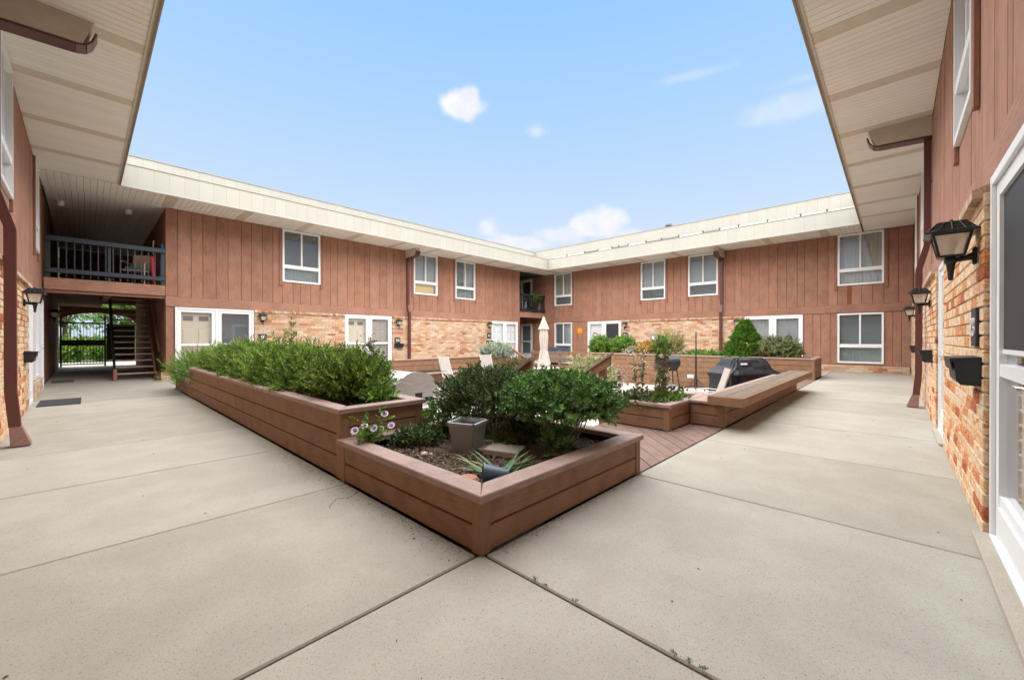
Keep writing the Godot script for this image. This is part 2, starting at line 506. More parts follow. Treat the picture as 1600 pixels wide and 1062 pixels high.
func window(wing: Node3D, u0: float, u1: float, y0: float, y1: float, look: Array, split := 0.29) -> void:
	# look: what hangs behind the left, right and lower panes
	var wd := node(wing, "window")
	var f := MB.new()
	var t := 0.06
	var ym := y0 + (y1 - y0) * split
	var um := (u0 + u1) / 2.0
	f.span(Vector3(u0, y0, -0.07), Vector3(u0 + t, y1, 0.04))
	f.span(Vector3(u1 - t, y0, -0.07), Vector3(u1, y1, 0.04))
	f.span(Vector3(u0 + t, y1 - t, -0.07), Vector3(u1 - t, y1, 0.038))
	f.span(Vector3(u0 + t, y0, -0.07), Vector3(u1 - t, y0 + t, 0.038))
	f.span(Vector3(u0 + t, ym - 0.05, -0.07), Vector3(u1 - t, ym + 0.05, 0.03))
	put(wd, "frame", f.done(), M.white_paint)
	var s := MB.new()
	s.span(Vector3(um - 0.025, ym + 0.05, -0.05), Vector3(um + 0.025, y1 - t, 0.012))
	s.span(Vector3(u0 + t, ym + 0.05, -0.05), Vector3(um - 0.025, ym + 0.075, 0.010))
	s.span(Vector3(um + 0.025, ym + 0.05, -0.055), Vector3(u1 - t, ym + 0.075, 0.002))
	put(wd, "sash", s.done(), M.white_paint)
	var quads := [[u0 + t, um - 0.025, ym + 0.05, y1 - t, -0.015], [um + 0.025, u1 - t, ym + 0.05, y1 - t, -0.025], [u0 + t, u1 - t, y0 + t, ym - 0.05, -0.02]]
	for q in quads:
		sp(wd, "pane", Vector3(q[0], q[2], q[4] - 0.004), Vector3(q[1], q[3], q[4]), M.glass)
	for i in 3:
		var q: Array = quads[i]
		var kind: String = look[i]
		if kind == "dark" or kind == "interior_teal":
			continue
		var pm := pleats(q[0] - 0.02, q[1] + 0.02, q[2] - 0.03, q[3] + 0.03, -0.16, 0.03 if kind.begins_with("curtain") else 0.008, 0.05)
		put(wd, "curtain" if kind.begins_with("curtain") else "blind", pm, M[kind])
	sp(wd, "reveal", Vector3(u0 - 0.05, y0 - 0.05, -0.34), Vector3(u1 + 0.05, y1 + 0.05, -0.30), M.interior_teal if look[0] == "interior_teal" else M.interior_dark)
	for e in [[u0 - 0.10, u0 - 0.005], [u1 + 0.005, u1 + 0.10]]:
		if y0 > 2.5:
			sp(wing, "window_trim", Vector3(e[0], y0 - 0.16, 0.0), Vector3(e[1], SOFFIT - 0.004, 0.035), M.trim_brown, 0.004)

func leaf(d: Node3D, u0: float, u1: float, y1: float, look: String, hinge_right: bool) -> void:
	var lf := MB.new()
	var t := 0.082
	var ym := 1.02
	var yb := 0.30
	lf.span(Vector3(u0, 0.05, -0.03), Vector3(u0 + t, y1, 0.025))
	lf.span(Vector3(u1 - t, 0.05, -0.03), Vector3(u1, y1, 0.025))
	lf.span(Vector3(u0 + t, y1 - t, -0.03), Vector3(u1 - t, y1, 0.024))
	lf.span(Vector3(u0 + t, ym - 0.035, -0.03), Vector3(u1 - t, ym + 0.035, 0.022))
	lf.span(Vector3(u0 + t, 0.05, -0.03), Vector3(u1 - t, yb, 0.022))
	lf.bevel(Vector3((u0 + u1) / 2, 0.17, 0.026), Vector3(u1 - u0 - 2 * t - 0.08, 0.16, 0.016), 0.007)
	put(d, "storm_door", lf.done(), M.white_paint)
	sp(d, "pane", Vector3(u0 + t, ym + 0.035, -0.008), Vector3(u1 - t, y1 - t, -0.004), M.glass)
	sp(d, "pane", Vector3(u0 + t, yb, -0.010), Vector3(u1 - t, ym - 0.035, -0.006), M.glass)
	if look == "screen":
		sp(d, "screen", Vector3(u0 + t, ym + 0.12, 0.004), Vector3(u1 - t, y1 - t, 0.008), M.screen_dark)
		sp(d, "screen_rail", Vector3(u0 + t, ym + 0.095, -0.003), Vector3(u1 - t, ym + 0.12, 0.012), M.white_paint)
	if look in ["beige_panel", "tan_panel", "white_panel"]:
		var p := MB.new()
		p.span(Vector3(u0 - 0.02, 0.03, -0.16), Vector3(u1 + 0.02, y1, -0.12))
		var um := (u0 + u1) / 2
		var hw := (u1 - u0) / 2
		for r in [[0.20, 0.78], [0.86, 1.50]]:
			for s in [-1.0, 1.0]:
				p.bevel(Vector3(um + s * hw * 0.42, (r[0] + r[1]) / 2, -0.118), Vector3(hw * 0.58, r[1] - r[0], 0.03), 0.012)
		if look != "beige_panel":
			for s in [-1.0, 1.0]:
				p.bevel(Vector3(um + s * hw * 0.42, 1.74, -0.118), Vector3(hw * 0.58, 0.34, 0.03), 0.012)
		put(d, "door_panel", p.done(), M[look])
		if look == "beige_panel":
			for s in [-1.0, 1.0]:
				sp(d, "lite", Vector3(um + s * hw * 0.42 - 0.12, 1.74, -0.119), Vector3(um + s * hw * 0.42 + 0.12, 1.88, -0.112), M.mat_brown)
	elif look.begins_with("blind"):
		put(d, "blind", pleats(u0, u1, 0.1, y1, -0.14, 0.006, 0.05), M[look])
	var hx := u0 + 0.05 if hinge_right else u1 - 0.05
	var h := MB.new()
	h.tube([Vector3(hx, 0.98, 0.025), Vector3(hx, 0.98, 0.065), Vector3(hx + (0.09 if hinge_right else -0.09), 0.98, 0.07)], [0.010, 0.010, 0.008], 6)
	h.box(Vector3(hx, 0.98, 0.027), Vector3(0.03, 0.14, 0.006))
	put(d, "handle", h.done(), M.chrome)

func door(wing: Node3D, u0: float, u1: float, y1: float, looks: Array, at_y := 0.0) -> Node3D:
	var d := node(wing, "door", Vector3(0, at_y, 0))
	var f := MB.new()
	var t := 0.052
	f.span(Vector3(u0, 0.0, -0.10), Vector3(u0 + t, y1, 0.045))
	f.span(Vector3(u1 - t, 0.0, -0.10), Vector3(u1, y1, 0.045))
	f.span(Vector3(u0 + t, y1 - t, -0.10), Vector3(u1 - t, y1, 0.044))
	f.span(Vector3(u0 + t, 0.0, -0.12), Vector3(u1 - t, 0.045, 0.05))
	var n := looks.size()
	for i in range(1, n):
		var c := u0 + (u1 - u0) * i / n
		f.span(Vector3(c - 0.04, 0.045, -0.10), Vector3(c + 0.04, y1 - t, 0.040))
	put(d, "frame", f.done(), M.white_paint)
	for i in n:
		var a := u0 + (u1 - u0) * i / n + (t if i == 0 else 0.04) + 0.004
		var b := u0 + (u1 - u0) * (i + 1) / n - (t if i == n - 1 else 0.04) - 0.004
		leaf(d, a, b, y1 - t - 0.004, looks[i], i == n - 1)
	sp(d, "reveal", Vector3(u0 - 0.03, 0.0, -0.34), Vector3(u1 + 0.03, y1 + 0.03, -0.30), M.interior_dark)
	return d

func brick_colour() -> Color:
	var p := [Color(0.74, 0.52, 0.35), Color(0.72, 0.50, 0.34), Color(0.62, 0.33, 0.16), Color(0.78, 0.60, 0.44), Color(0.48, 0.20, 0.10), Color(0.70, 0.44, 0.27), Color(0.80, 0.65, 0.50), Color(0.66, 0.42, 0.28)]
	var a: Color = p[rng.randi() % p.size()]
	var b: Color = p[rng.randi() % p.size()]
	return a.lerp(b, rng.randf() * 0.5) * rng.randf_range(0.9, 1.08)

func bricks(wing: Node3D, u0: float, u1: float, y0: float, y1: float, single: Array, cap := true, depth := 0.07) -> void:
	# single: stretch of the wall (along x) whose bricks are built one by one
	var wall := put(wing, "brick_wall", null, null)
	var back := MB.new()
	back.span(Vector3(u0 + 0.012, y0, -0.024), Vector3(u1 - 0.012, y1 - 0.002, depth - 0.012))
	wall.mesh = back.done()
	wall.material_override = M.mortar
	var course := 0.0885
	var L := 0.252
	var gap := 0.011
	var far := MB.new()
	var rows := int(round((y1 - y0) / course))
	course = (y1 - y0) / rows
	var bh := course - gap
	var shapes := {}
	for r in rows:
		var y := y0 + course * (r + 0.5)
		var u := u0 - (L / 2.0 if r % 2 == 1 else 0.0)
		while u < u1 - 0.02:
			var a := maxf(u, u0)
			var b := minf(u + L - gap, u1)
			if u1 - b < 0.05: b = u1
			u += L
			if b - a < 0.04: continue
			var proud := rng.randf_range(-0.002, 0.003)
			var mid := (a + b) / 2.0
			var c := Vector3(mid, y + rng.randf_range(-0.0012, 0.0012), (depth - 0.026 + proud) / 2.0)
			var size := Vector3(b - a, bh, depth + 0.026 + proud)
			c.z = (depth + proud - 0.026) / 2.0
			if single.size() == 2 and mid > single[0] and mid < single[1]:
				var key := "%.3f" % (b - a)
				if not shapes.has(key):
					var m := MB.new()
					m.bevel(Vector3.ZERO, Vector3(b - a, bh, depth + 0.026), 0.005)
					shapes[key] = m.done()
				var o := put(wall, "brick", shapes[key], M["brick%d" % [0, 0, 1, 1, 2, 3, 3, 4, 5, 5, 6, 6, 2][rng.randi() % 13]], c)
				o.rotation = Vector3(0, rng.randf_range(-0.006, 0.006), rng.randf_range(-0.004, 0.004))
			else:
				far.col = brick_colour()
				far.box(c, size)
	if far.v.size() > 0:
		var o := put(wall, "distant_bricks", far.done(), M.brick_far)
		o.set_meta("kind", "stuff")
	if cap:  # a sloping ledge of headers under the band board
		var led := MB.new()
		var u := u0
		while u < u1 - 0.02:
			var b := minf(u + 0.098, u1)
			led.col = brick_colour() * 0.9
			var z1 := depth + 0.045
			led.hexa([Vector3(u, y1 - 0.03, -0.02), Vector3(b - 0.008, y1 - 0.03, -0.02), Vector3(b - 0.008, y1 - 0.03, z1), Vector3(u, y1 - 0.03, z1),
				Vector3(u, y1 + 0.07, -0.02), Vector3(b - 0.008, y1 + 0.07, -0.02), Vector3(b - 0.008, y1 + 0.022, z1), Vector3(u, y1 + 0.022, z1)])
			u += 0.098
		var o := put(wing, "brick_ledge", led.done(), M.brick_far)
		o.set_meta("kind", "stuff")

func boards(parent: Node3D, u0: float, u1: float, y0: float, y1: float, holes: Array, tone: String, step := 0.32) -> void:
	# vertical siding boards between grooves; holes are [u0, u1, y0, y1]
	var cuts := [u0, u1]
	for h in holes:
		if h[2] < y1 and h[3] > y0:
			for e in [h[0], h[1]]:
				if e > u0 + 0.02 and e < u1 - 0.02: cuts.append(e)
	cuts.sort()
	for i in cuts.size() - 1:
		var a: float = cuts[i]
		var b: float = cuts[i + 1]
		if b - a < 0.015: continue
		var spans := [[y0, y1]]
		for h in holes:
			if (a + b) / 2 > h[0] and (a + b) / 2 < h[1] and h[2] < y1 and h[3] > y0:
				spans = [[y0, h[2]], [h[3], y1]]
		var k := int(maxf(1.0, round((b - a) / step)))
		var w := (b - a) / k
		for s in spans:
			if s[1] - s[0] < 0.03: continue
			var e := a
			for j in k:
				var e2 := a + w * (j + 1) + (rng.randf_range(-0.05, 0.05) if j < k - 1 else 0.0)
				sp(parent, "board", Vector3(e + 0.005, s[0] + 0.003, -0.024), Vector3(e2 - 0.005, s[1] - 0.003, rng.randf_range(-0.003, 0.002)), M["%s%d" % [tone, rng.randi() % 5]], 0.003)
				e = e2

func holed_wall(parent: Node3D, called: String, u0: float, u1: float, y0: float, y1: float, z0: float, z1: float, holes: Array, m: Material) -> MeshInstance3D:
	var b := MB.new()
	var cuts := [u0, u1]
	for h in holes:
		for e in [h[0], h[1]]:
			if e > u0 and e < u1: cuts.append(e)
	cuts.sort()
	for i in cuts.size() - 1:
		var a: float = cuts[i]
		var c: float = cuts[i + 1]
		if c - a < 0.001: continue
		var inside := []
		for h in holes:
			if (a + c) / 2 > h[0] and (a + c) / 2 < h[1]: inside.append(h)
		inside.sort_custom(func(p, q): return p[2] < q[2])
		var y := y0
		for h in inside:
			if h[2] > y + 0.001: b.span(Vector3(a, y, z0), Vector3(c, h[2], z1))
			y = h[3]
		if y < y1: b.span(Vector3(a, y, z0), Vector3(c, y1, z1))
	return put(parent, called, b.done(), m)

func soffit(wing: Node3D, u0: float, u1: float, w0: float, w1: float, vents: Array) -> void:
	var so := put(wing, "soffit", null, M.soffit_gap)
	var bk := MB.new()
	bk.span(Vector3(u0, SOFFIT + 0.016, w0), Vector3(u1, SOFFIT + 0.03, w1 - 0.03))
	so.mesh = bk.done()
	var u := u0
	while u < u1 - 0.01:
		var vent := false
		for v in vents:
			if v >= u - 0.03 and v < u + 0.088: vent = true
		var w := 0.236 if vent else 0.118
		var e := minf(u + w, u1)
		var m: Material = M.vent_strip if w > 0.2 else M["soffit%d" % (rng.randi() % 3)]
		sp(so, "vent_strip" if w > 0.2 else "slat", Vector3(u + 0.003, SOFFIT, w0 + 0.002), Vector3(e - 0.003, SOFFIT + 0.016, w1 - 0.032), m, 0.003)
		u += w

func fascia(wing: Node3D, u0: float, u1: float, w: float, panels: bool, up_w: float, up0: float, up1: float) -> void:
	var fa := put(wing, "fascia", null, M.fascia_b)
	var bk := MB.new()
	bk.span(Vector3(u0, SOFFIT - 0.02, w - 0.03), Vector3(u1, 5.53, w - 0.012))
	fa.mesh = bk.done()
	sp(fa, "drip_edge", Vector3(u0, SOFFIT - 0.035, w - 0.012), Vector3(u1, SOFFIT + 0.012, w + 0.012), M.fascia_edge if not panels else M.fascia_a, 0.004)
	sp(fa, "lower_trim", Vector3(u0, SOFFIT - 0.012, w - 0.06), Vector3(u1, SOFFIT + 0.01, w - 0.031), M.vent_strip)
	if panels:
		var u := u0
		while u < u1 - 0.02:
			var e := minf(u + 0.312, u1)
			sp(fa, "panel", Vector3(u + 0.0015, SOFFIT + 0.013, w - 0.012), Vector3(e - 0.0015, 5.53, w + rng.randf_range(-0.002, 0.001)), M.fascia_a if rng.randf() < 0.5 else M.fascia_b)
			u += 0.312
		u = up0
		while u < up1 - 0.02:
			var e := minf(u + 0.312, up1)
			sp(fa, "upper_panel", Vector3(u + 0.0015, 5.52, up_w - 0.012), Vector3(e - 0.0015, 6.165, up_w + rng.randf_range(-0.002, 0.001)), M.fascia_a if rng.randf() < 0.5 else M.fascia_b)
			u += 0.312
	else:
		sp(fa, "panel", Vector3(u0, SOFFIT + 0.013, w - 0.011), Vector3(u1, 5.53, w), M.fascia_a)
		sp(fa, "upper_panel", Vector3(up0, 5.52, up_w - 0.012), Vector3(up1, 6.165, up_w), M.fascia_a)
	sp(fa, "coping", Vector3(u0, 5.53, w - 0.06), Vector3(u1, 5.555, w + 0.014), M.fascia_edge, 0.004)
	sp(fa, "upper_coping", Vector3(up0, 6.165, up_w - 0.2), Vector3(up1, 6.19, up_w + 0.014), M.fascia_edge, 0.004)

func wing_shell(o: Node3D, u0: float, u1: float, holes: Array, w_fascia: float, up_w: float, back: float, r0: float, r1: float) -> void:
	holed_wall(o, "wall", u0, u1, -0.02, 5.5, -0.30, -0.025, holes, M.groove)
	var rf := MB.new()
	rf.span(Vector3(r0, 5.06, up_w - 0.02), Vector3(r1, 5.50, w_fascia - 0.032))
	rf.span(Vector3(r0, 5.06, -back), Vector3(r1, 6.10, up_w - 0.014))
	put(o, "roof", rf.done(), M.roofing)

func band(o: Node3D, u0: float, u1: float, m: Material) -> void:
	var u := u0
	while u < u1 - 0.01:
		var e := minf(u + 3.6, u1)
		if u1 - e < 0.5: e = u1
		sp(o, "band_board", Vector3(u + 0.002, BAND_LO + 0.015, -0.024), Vector3(e - 0.002, BAND_HI, 0.014), m, 0.004)
		u = e

func vents(a: float, b: float, first: float) -> Array:
	var r := []
	var u := first
	while u < b:
		if u > a: r.append(u)
		u += 1.745
	return r

func build_wings() -> void:
	# ---- back-left wing
	var A := thing("apartment_wing", "two storey brown wing of units 9, 10 and 11 facing the camera's left", "building", Vector3(0, 0, -15.35))
	var wa := [[4.69, 5.95, 3.17, 4.985], [9.93, 11.19, 3.17, 4.985], [12.24, 13.50, 3.13, 4.985]]
	var da := [[1.82, 3.83, 0.0, 2.13], [6.86, 8.84, 0.0, 2.13], [14.62, 16.66, 0.0, 2.13]]
	wing_shell(A, 1.63, 16.83, wa + da, 1.48, 0.25, 10.6, -6.0, 24.0)
	var sa := put(A, "siding", null, M.groove)
	sa.mesh = thin(1.63, 16.83, BAND_HI, BAND_HI + 0.01)
	boards(sa, 1.61, 16.85, BAND_HI, SOFFIT, wa, "siding")
	boards(sa, 1.61, 1.80, 0.24, BAND_LO, [], "siding")
	band(A, 1.61, 16.85, M.band_x)
	bricks(A, 3.84, 6.85, 0.0, BAND_LO - 0.04, [])
	bricks(A, 8.86, 14.61, 0.0, BAND_LO - 0.04, [])
	bricks(A, 1.50, 1.80, 0.0, 0.235, [], false, 0.10)
	sp(A, "corner_trim", Vector3(16.67, 0.0, -0.02), Vector3(16.86, BAND_LO + 0.013, 0.012), M.trim_brown, 0.004)
	window(A, 4.69, 5.95, 3.17, 4.985, ["dark", "interior_teal", "blind_green"])
	window(A, 9.93, 11.19, 3.17, 4.985, ["blind_grey", "blind_grey", "yellow_shade"])
	window(A, 12.24, 13.50, 3.13, 4.985, ["dark", "blind_grey", "blind_green"])
	door(A, 1.82, 3.83, 2.13, ["beige_panel", "dark"])
	door(A, 6.86, 8.84, 2.13, ["beige_panel", "tan_panel"])
	door(A, 14.62, 16.66, 2.13, ["white_panel", "white_panel"])
	soffit(A, -0.72, 17.50, 0.0, 1.48, vents(-0.7, 17.4, 1.6))
	fascia(A, 0.61, 17.53, 1.48, true, 0.25, -2.0, 18.0)
	# the open passage at its left end, with the gallery above
	var pw := node(A, "passage")
	sp(pw, "side_wall", Vector3(1.62, 0.0, -10.2), Vector3(1.82, 4.99, -0.31), M.siding1)
	sp(pw, "left_wall", Vector3(-0.95, 0.0, -10.2), Vector3(-0.75, 4.99, -0.02), M.siding1)
	sp(pw, "gallery_floor", Vector3(-0.73, 2.56, -1.05), Vector3(1.61, 2.72, -0.02), M.trim_brown)
	sp(pw, "gallery_floor", Vector3(-0.73, 2.56, -10.2), Vector3(0.50, 2.72, -1.06), M.trim_brown)
	sp(pw, "gallery_back_wall", Vector3(-0.73, 2.73, -10.3), Vector3(1.61, 4.99, -10.0), M.siding0)
	sp(pw, "edge_beam", Vector3(-0.70, 2.44, -0.018), Vector3(1.605, 2.735, 0.02), M.band_x, 0.004)
	sp(pw, "lower_beam", Vector3(-0.70, 2.36, -0.16), Vector3(1.605, 2.44, -0.03), M.trim_brown, 0.004)
	sp(pw, "joist", Vector3(0.36, 2.38, -3.6), Vector3(0.52, 2.555, -0.17), M.trim_brown, 0.004)
	var u := -0.70
	while u < 1.55:
		sp(pw, "ceiling_slat", Vector3(u, SOFFIT, -10.0), Vector3(u + 0.112, SOFFIT + 0.016, -0.004), M["soffit%d" % (rng.randi() % 3)])
		u += 0.118
	# back wall of the passage with a flat arch over the gate
	var ar := MB.new()
	for k in 16:
		var x0 := -0.73 + 2.34 * k / 16.0
		var x1 := -0.73 + 2.34 * (k + 1) / 16.0
		var t0 := (x0 - 0.44) / 1.17
		var t1 := (x1 - 0.44) / 1.17
		var y0 := 1.92 + 0.40 * sqrt(maxf(0.0, 1.0 - t0 * t0))
		var y1 := 1.92 + 0.40 * sqrt(maxf(0.0, 1.0 - t1 * t1))
		ar.hexa([Vector3(x0, y0, -10.3), Vector3(x1, y1, -10.3), Vector3(x1, y1, -10.0), Vector3(x0, y0, -10.0), Vector3(x0, 2.555, -10.3), Vector3(x1, 2.555, -10.3), Vector3(x1, 2.555, -10.0), Vector3(x0, 2.555, -10.0)])
	put(pw, "arch", ar.done(), M.siding2)
	# ---- back-right wing
	var B := thing("apartment_wing", "two storey brown wing with a white double door and conical spruce before it", "building", Vector3(19.06, 0, 0), -PI / 2)
	var wb := [[-14.56, -13.33, 3.12, 4.985], [-9.18, -7.95, 3.10, 4.985], [-6.88, -5.62, 3.12, 4.985], [-1.53, -0.27, 3.13, 4.985]]
	var wl := [[-14.56, -13.33, 0.32, 2.12], [-1.53, -0.27, 0.32, 2.12]]
	var db := [[-12.27, -10.26, 0.0, 2.13], [-4.57, -2.57, 0.0, 2.13]]
	var dr := [[-17.25, -16.30, 0.0, 2.13], [-17.25, -16.30, 2.74, 4.85]]
	wing_shell(B, -21.0, 0.75, wb + wl + db + dr, 1.53, 1.16, 6.0, -15.0, 0.9)
	var sb := put(B, "siding", thin(-21.0, 0.45, BAND_HI, BAND_HI + 0.01), M.groove)
	boards(sb, -21.0, -15.36, BAND_HI, SOFFIT, [dr[1]], "siding")
	boards(sb, -21.0, -15.36, 0.0, BAND_LO, [dr[0]], "siding")
	boards(sb, -15.35, 0.45, BAND_HI, SOFFIT, wb, "siding")
	boards(sb, -15.35, -12.28, 0.25, BAND_LO, wl, "siding")
	boards(sb, -2.56, 0.45, 0.25, BAND_LO, wl, "siding", 0.27)
	band(B, -21.0, 0.45, M.band_z)
	sp(B, "patched_board", Vector3(-1.26, BAND_HI + 0.003, 0.0), Vector3(-1.13, 3.12, 0.006), M.rust_board)
	bricks(B, -10.25, -4.58, 0.0, BAND_LO - 0.04, [])
	bricks(B, -2.56, 0.38, 0.0, 0.245, [], false)
	bricks(B, -15.35, -12.28, 0.0, 0.245, [], false)
	window(B, -14.56, -13.33, 3.12, 4.985, ["curtain_cream", "curtain_cream", "interior_teal"])
	window(B, -9.18, -7.95, 3.10, 4.985, ["blind_grey", "curtain_pale", "dark"])
	window(B, -6.88, -5.62, 3.12, 4.985, ["blind_grey", "blind_grey", "dark"])
	window(B, -1.53, -0.27, 3.13, 4.985, ["curtain_pale", "curtain_cream", "curtain_pale"])
	window(B, -14.56, -13.33, 0.32, 2.12, ["dark", "blind_grey", "dark"])
	window(B, -1.53, -0.27, 0.32, 2.12, ["interior_teal", "dark", "blind_green"], 0.34)
	var d12 := door(B, -12.27, -10.26, 2.13, ["white_panel", "screen"])
	var wr := MB.new()
	for k in 18:
		var a := TAU * k / 18.0
		wr.tube([Vector3(-11.78, 1.38, 0.05) + Vector3(cos(a), sin(a), 0) * 0.13, Vector3(-11.78, 1.38, 0.06) + Vector3(cos(a + 0.5), sin(a + 0.5), 0.1) * 0.16], [0.03, 0.012], 5)
	put(d12, "wreath", wr.done(), M.terracotta)
	door(B, -4.57, -2.57, 2.13, ["blind_grey", "blind_grey"])
	door(B, -17.25, -16.30, 2.13, ["blind_green"])
	door(B, -17.25, -16.30, 2.13, ["dark"], 2.74)
	soffit(B, -15.30, -0.84, 0.0, 1.53, vents(-15.0, -1.0, -14.2))
	fascia(B, -13.87, -0.83, 1.53, true, 1.16, -15.1, 1.0)
	# dark brackets and pale flashing along the gutter line of this roof
	var gu := node(B, "gutter_edge")
	u = -13.5
	while u < -0.95:
		var e := u + rng.randf_range(0.25, 1.1)
		sp(gu, "flashing", Vector3(u, 5.555, 1.44), Vector3(minf(e - 0.02, -0.85), 5.60 + rng.randf_range(0.0, 0.02), 1.455), M.flash_light if rng.randf() < 0.55 else M.flash_dark)
		sp(gu, "bracket", Vector3(e - 0.02, 5.555, 1.42), Vector3(e + 0.03, 5.66, 1.47), M.flash_dark)
		u = e + 0.03
	# corner passage beside it: floor of the upper gallery, back wall
	var cp := node(A, "corner_passage")
	sp(cp, "gallery_floor", Vector3(16.86, 2.56, -5.0), Vector3(19.05, 2.72, -0.02), M.trim_brown)
	sp(cp, "edge_beam", Vector3(16.86, 2.42, -0.018), Vector3(19.05, 2.735, 0.02), M.band_x, 0.004)
	sp(cp, "back_wall", Vector3(16.86, 0.0, -5.2), Vector3(19.05, 4.99, -5.0), M.siding1)
	sp(cp, "side_wall", Vector3(16.66, 0.0, -5.2), Vector3(16.85, 4.99, -0.31), M.siding1)
	# ---- left wing
	var C := thing("apartment_wing", "brown and brick wing along the left walkway, seen at a steep angle", "building", Vector3(-0.73, 0, 0), PI / 2)
	var wc := [[7.85, 9.10, 3.17, 4.985], [13.05, 13.95, 3.10, 4.985]]
	var wcl := [[12.75, 13.75, 0.35, 2.12]]
	var dc := [[10.85, 12.05, 0.0, 2.13], [14.10, 15.05, 0.0, 2.13]]
	wing_shell(C, -0.6, 15.35, wc + wcl + dc, 1.34, 1.0, 6.0, -0.9, 15.3)
	var sc := put(C, "siding", thin(-0.4, 15.34, BAND_HI, BAND_HI + 0.01), M.groove)
	boards(sc, -0.45, 15.34, BAND_HI, SOFFIT, wc, "siding", 0.24)
	boards(sc, 12.06, 15.34, 0.34, BAND_LO, wcl + dc, "siding")
	band(C, -0.45, 15.34, M.band_z)
	bricks(C, -0.38, 10.83, 0.0, BAND_LO - 0.04, [7.0, 10.0])
	bricks(C, 12.06, 14.09, 0.0, 0.335, [], false)
	window(C, 7.85, 9.10, 3.17, 4.985, ["curtain_pale", "curtain_pale", "blind_green"])
	window(C, 13.05, 13.95, 3.10, 4.985, ["curtain_pale", "curtain_pale", "blind_green"])
	window(C, 12.75, 13.75, 0.35, 2.12, ["curtain_pale", "blind_grey", "blind_grey"])
	door(C, 10.85, 12.05, 2.13, ["white_panel"])
	door(C, 14.10, 15.05, 2.13, ["white_panel"])
	soffit(C, 0.84, 13.86, 0.0, 1.34, vents(0.9, 13.8, 3.63))
	fascia(C, 0.83, 13.87, 1.34, false, 1.0, 0.83, 14.4)
	# ---- right wing
	var D := thing("apartment_wing", "brown and brick wing along the right walkway with the nearest white storm door", "building", Vector3(0, 0, 0.46), PI)
	var wd := [[-5.95, -4.70, 3.10, 4.985], [-12.95, -11.70, 3.10, 4.985], [-16.5, -15.3, 3.10, 4.985]]
	var dd := [[-3.74, -1.70, 0.0, 2.16], [-7.68, -6.56, 0.0, 2.13]]
	wing_shell(D, -19.3, 1.0, wd + dd, 1.29, 1.0, 6.0, -25.0, 6.9)
	var sd := put(D, "siding", thin(-19.05, 0.7, BAND_HI, BAND_HI + 0.01), M.groove)
	boards(sd, -19.05, 0.72, BAND_HI, SOFFIT, wd, "siding", 0.22)
	boards(sd, -1.68, 0.72, 0.0, BAND_LO, [], "siding")
	band(D, -19.05, 0.72, M.band_x)
	bricks(D, -6.54, -3.755, 0.0, BAND_LO - 0.04, [-6.6, -3.7])
	bricks(D, -18.3, -7.70, 0.0, BAND_LO - 0.04, [-9.3, -7.7])
	window(D, -5.95, -4.70, 3.10, 4.985, ["curtain_pale", "curtain_pale", "blind_grey"])
	window(D, -12.95, -11.70, 3.10, 4.985, ["curtain_pale", "curtain_pale", "blind_grey"])
	window(D, -16.5, -15.3, 3.10, 4.985, ["curtain_pale", "curtain_pale", "blind_grey"])
	door(D, -3.74, -1.70, 2.16, ["screen", "screen"])
	door(D, -7.68, -6.56, 2.13, ["blind_grey"])
	soffit(D, -19.0, 0.7, 0.0, 1.29, vents(-19.0, 0.6, -16.9))
	fascia(D, -17.53, -0.61, 1.29, false, 1.0, -18.2, -0.61)
	sp(D, "door_sill", Vector3(-3.74, -0.01, 0.02), Vector3(-1.60, 0.035, 0.115), M.sill_concrete, 0.006)
	sp(D, "door_sill", Vector3(-7.68, -0.01, 0.02), Vector3(-6.56, 0.03, 0.10), M.sill_concrete, 0.006)

func thin(u0: float, u1: float, y0: float, y1: float) -> ArrayMesh:
	var b := MB.new()
	b.span(Vector3(u0, y0, -0.0255), Vector3(u1, y1, -0.022))
	return b.done()

# ------------------------------------------------------------------ ground, walkways, patio, decks
const PATIO := -0.52

func slab(parent: Node3D, x0: float, x1: float, z0: float, z1: float) -> void:
	var gap := 0.006
	var o := sp(parent, "slab", Vector3(x0 + gap, -0.12, z0 + gap), Vector3(x1 - gap, 0.0, z1 - gap), M["concrete%d" % (rng.randi() % 4)], 0.007)
	o.position.y += rng.randf_range(-0.002, 0.001)

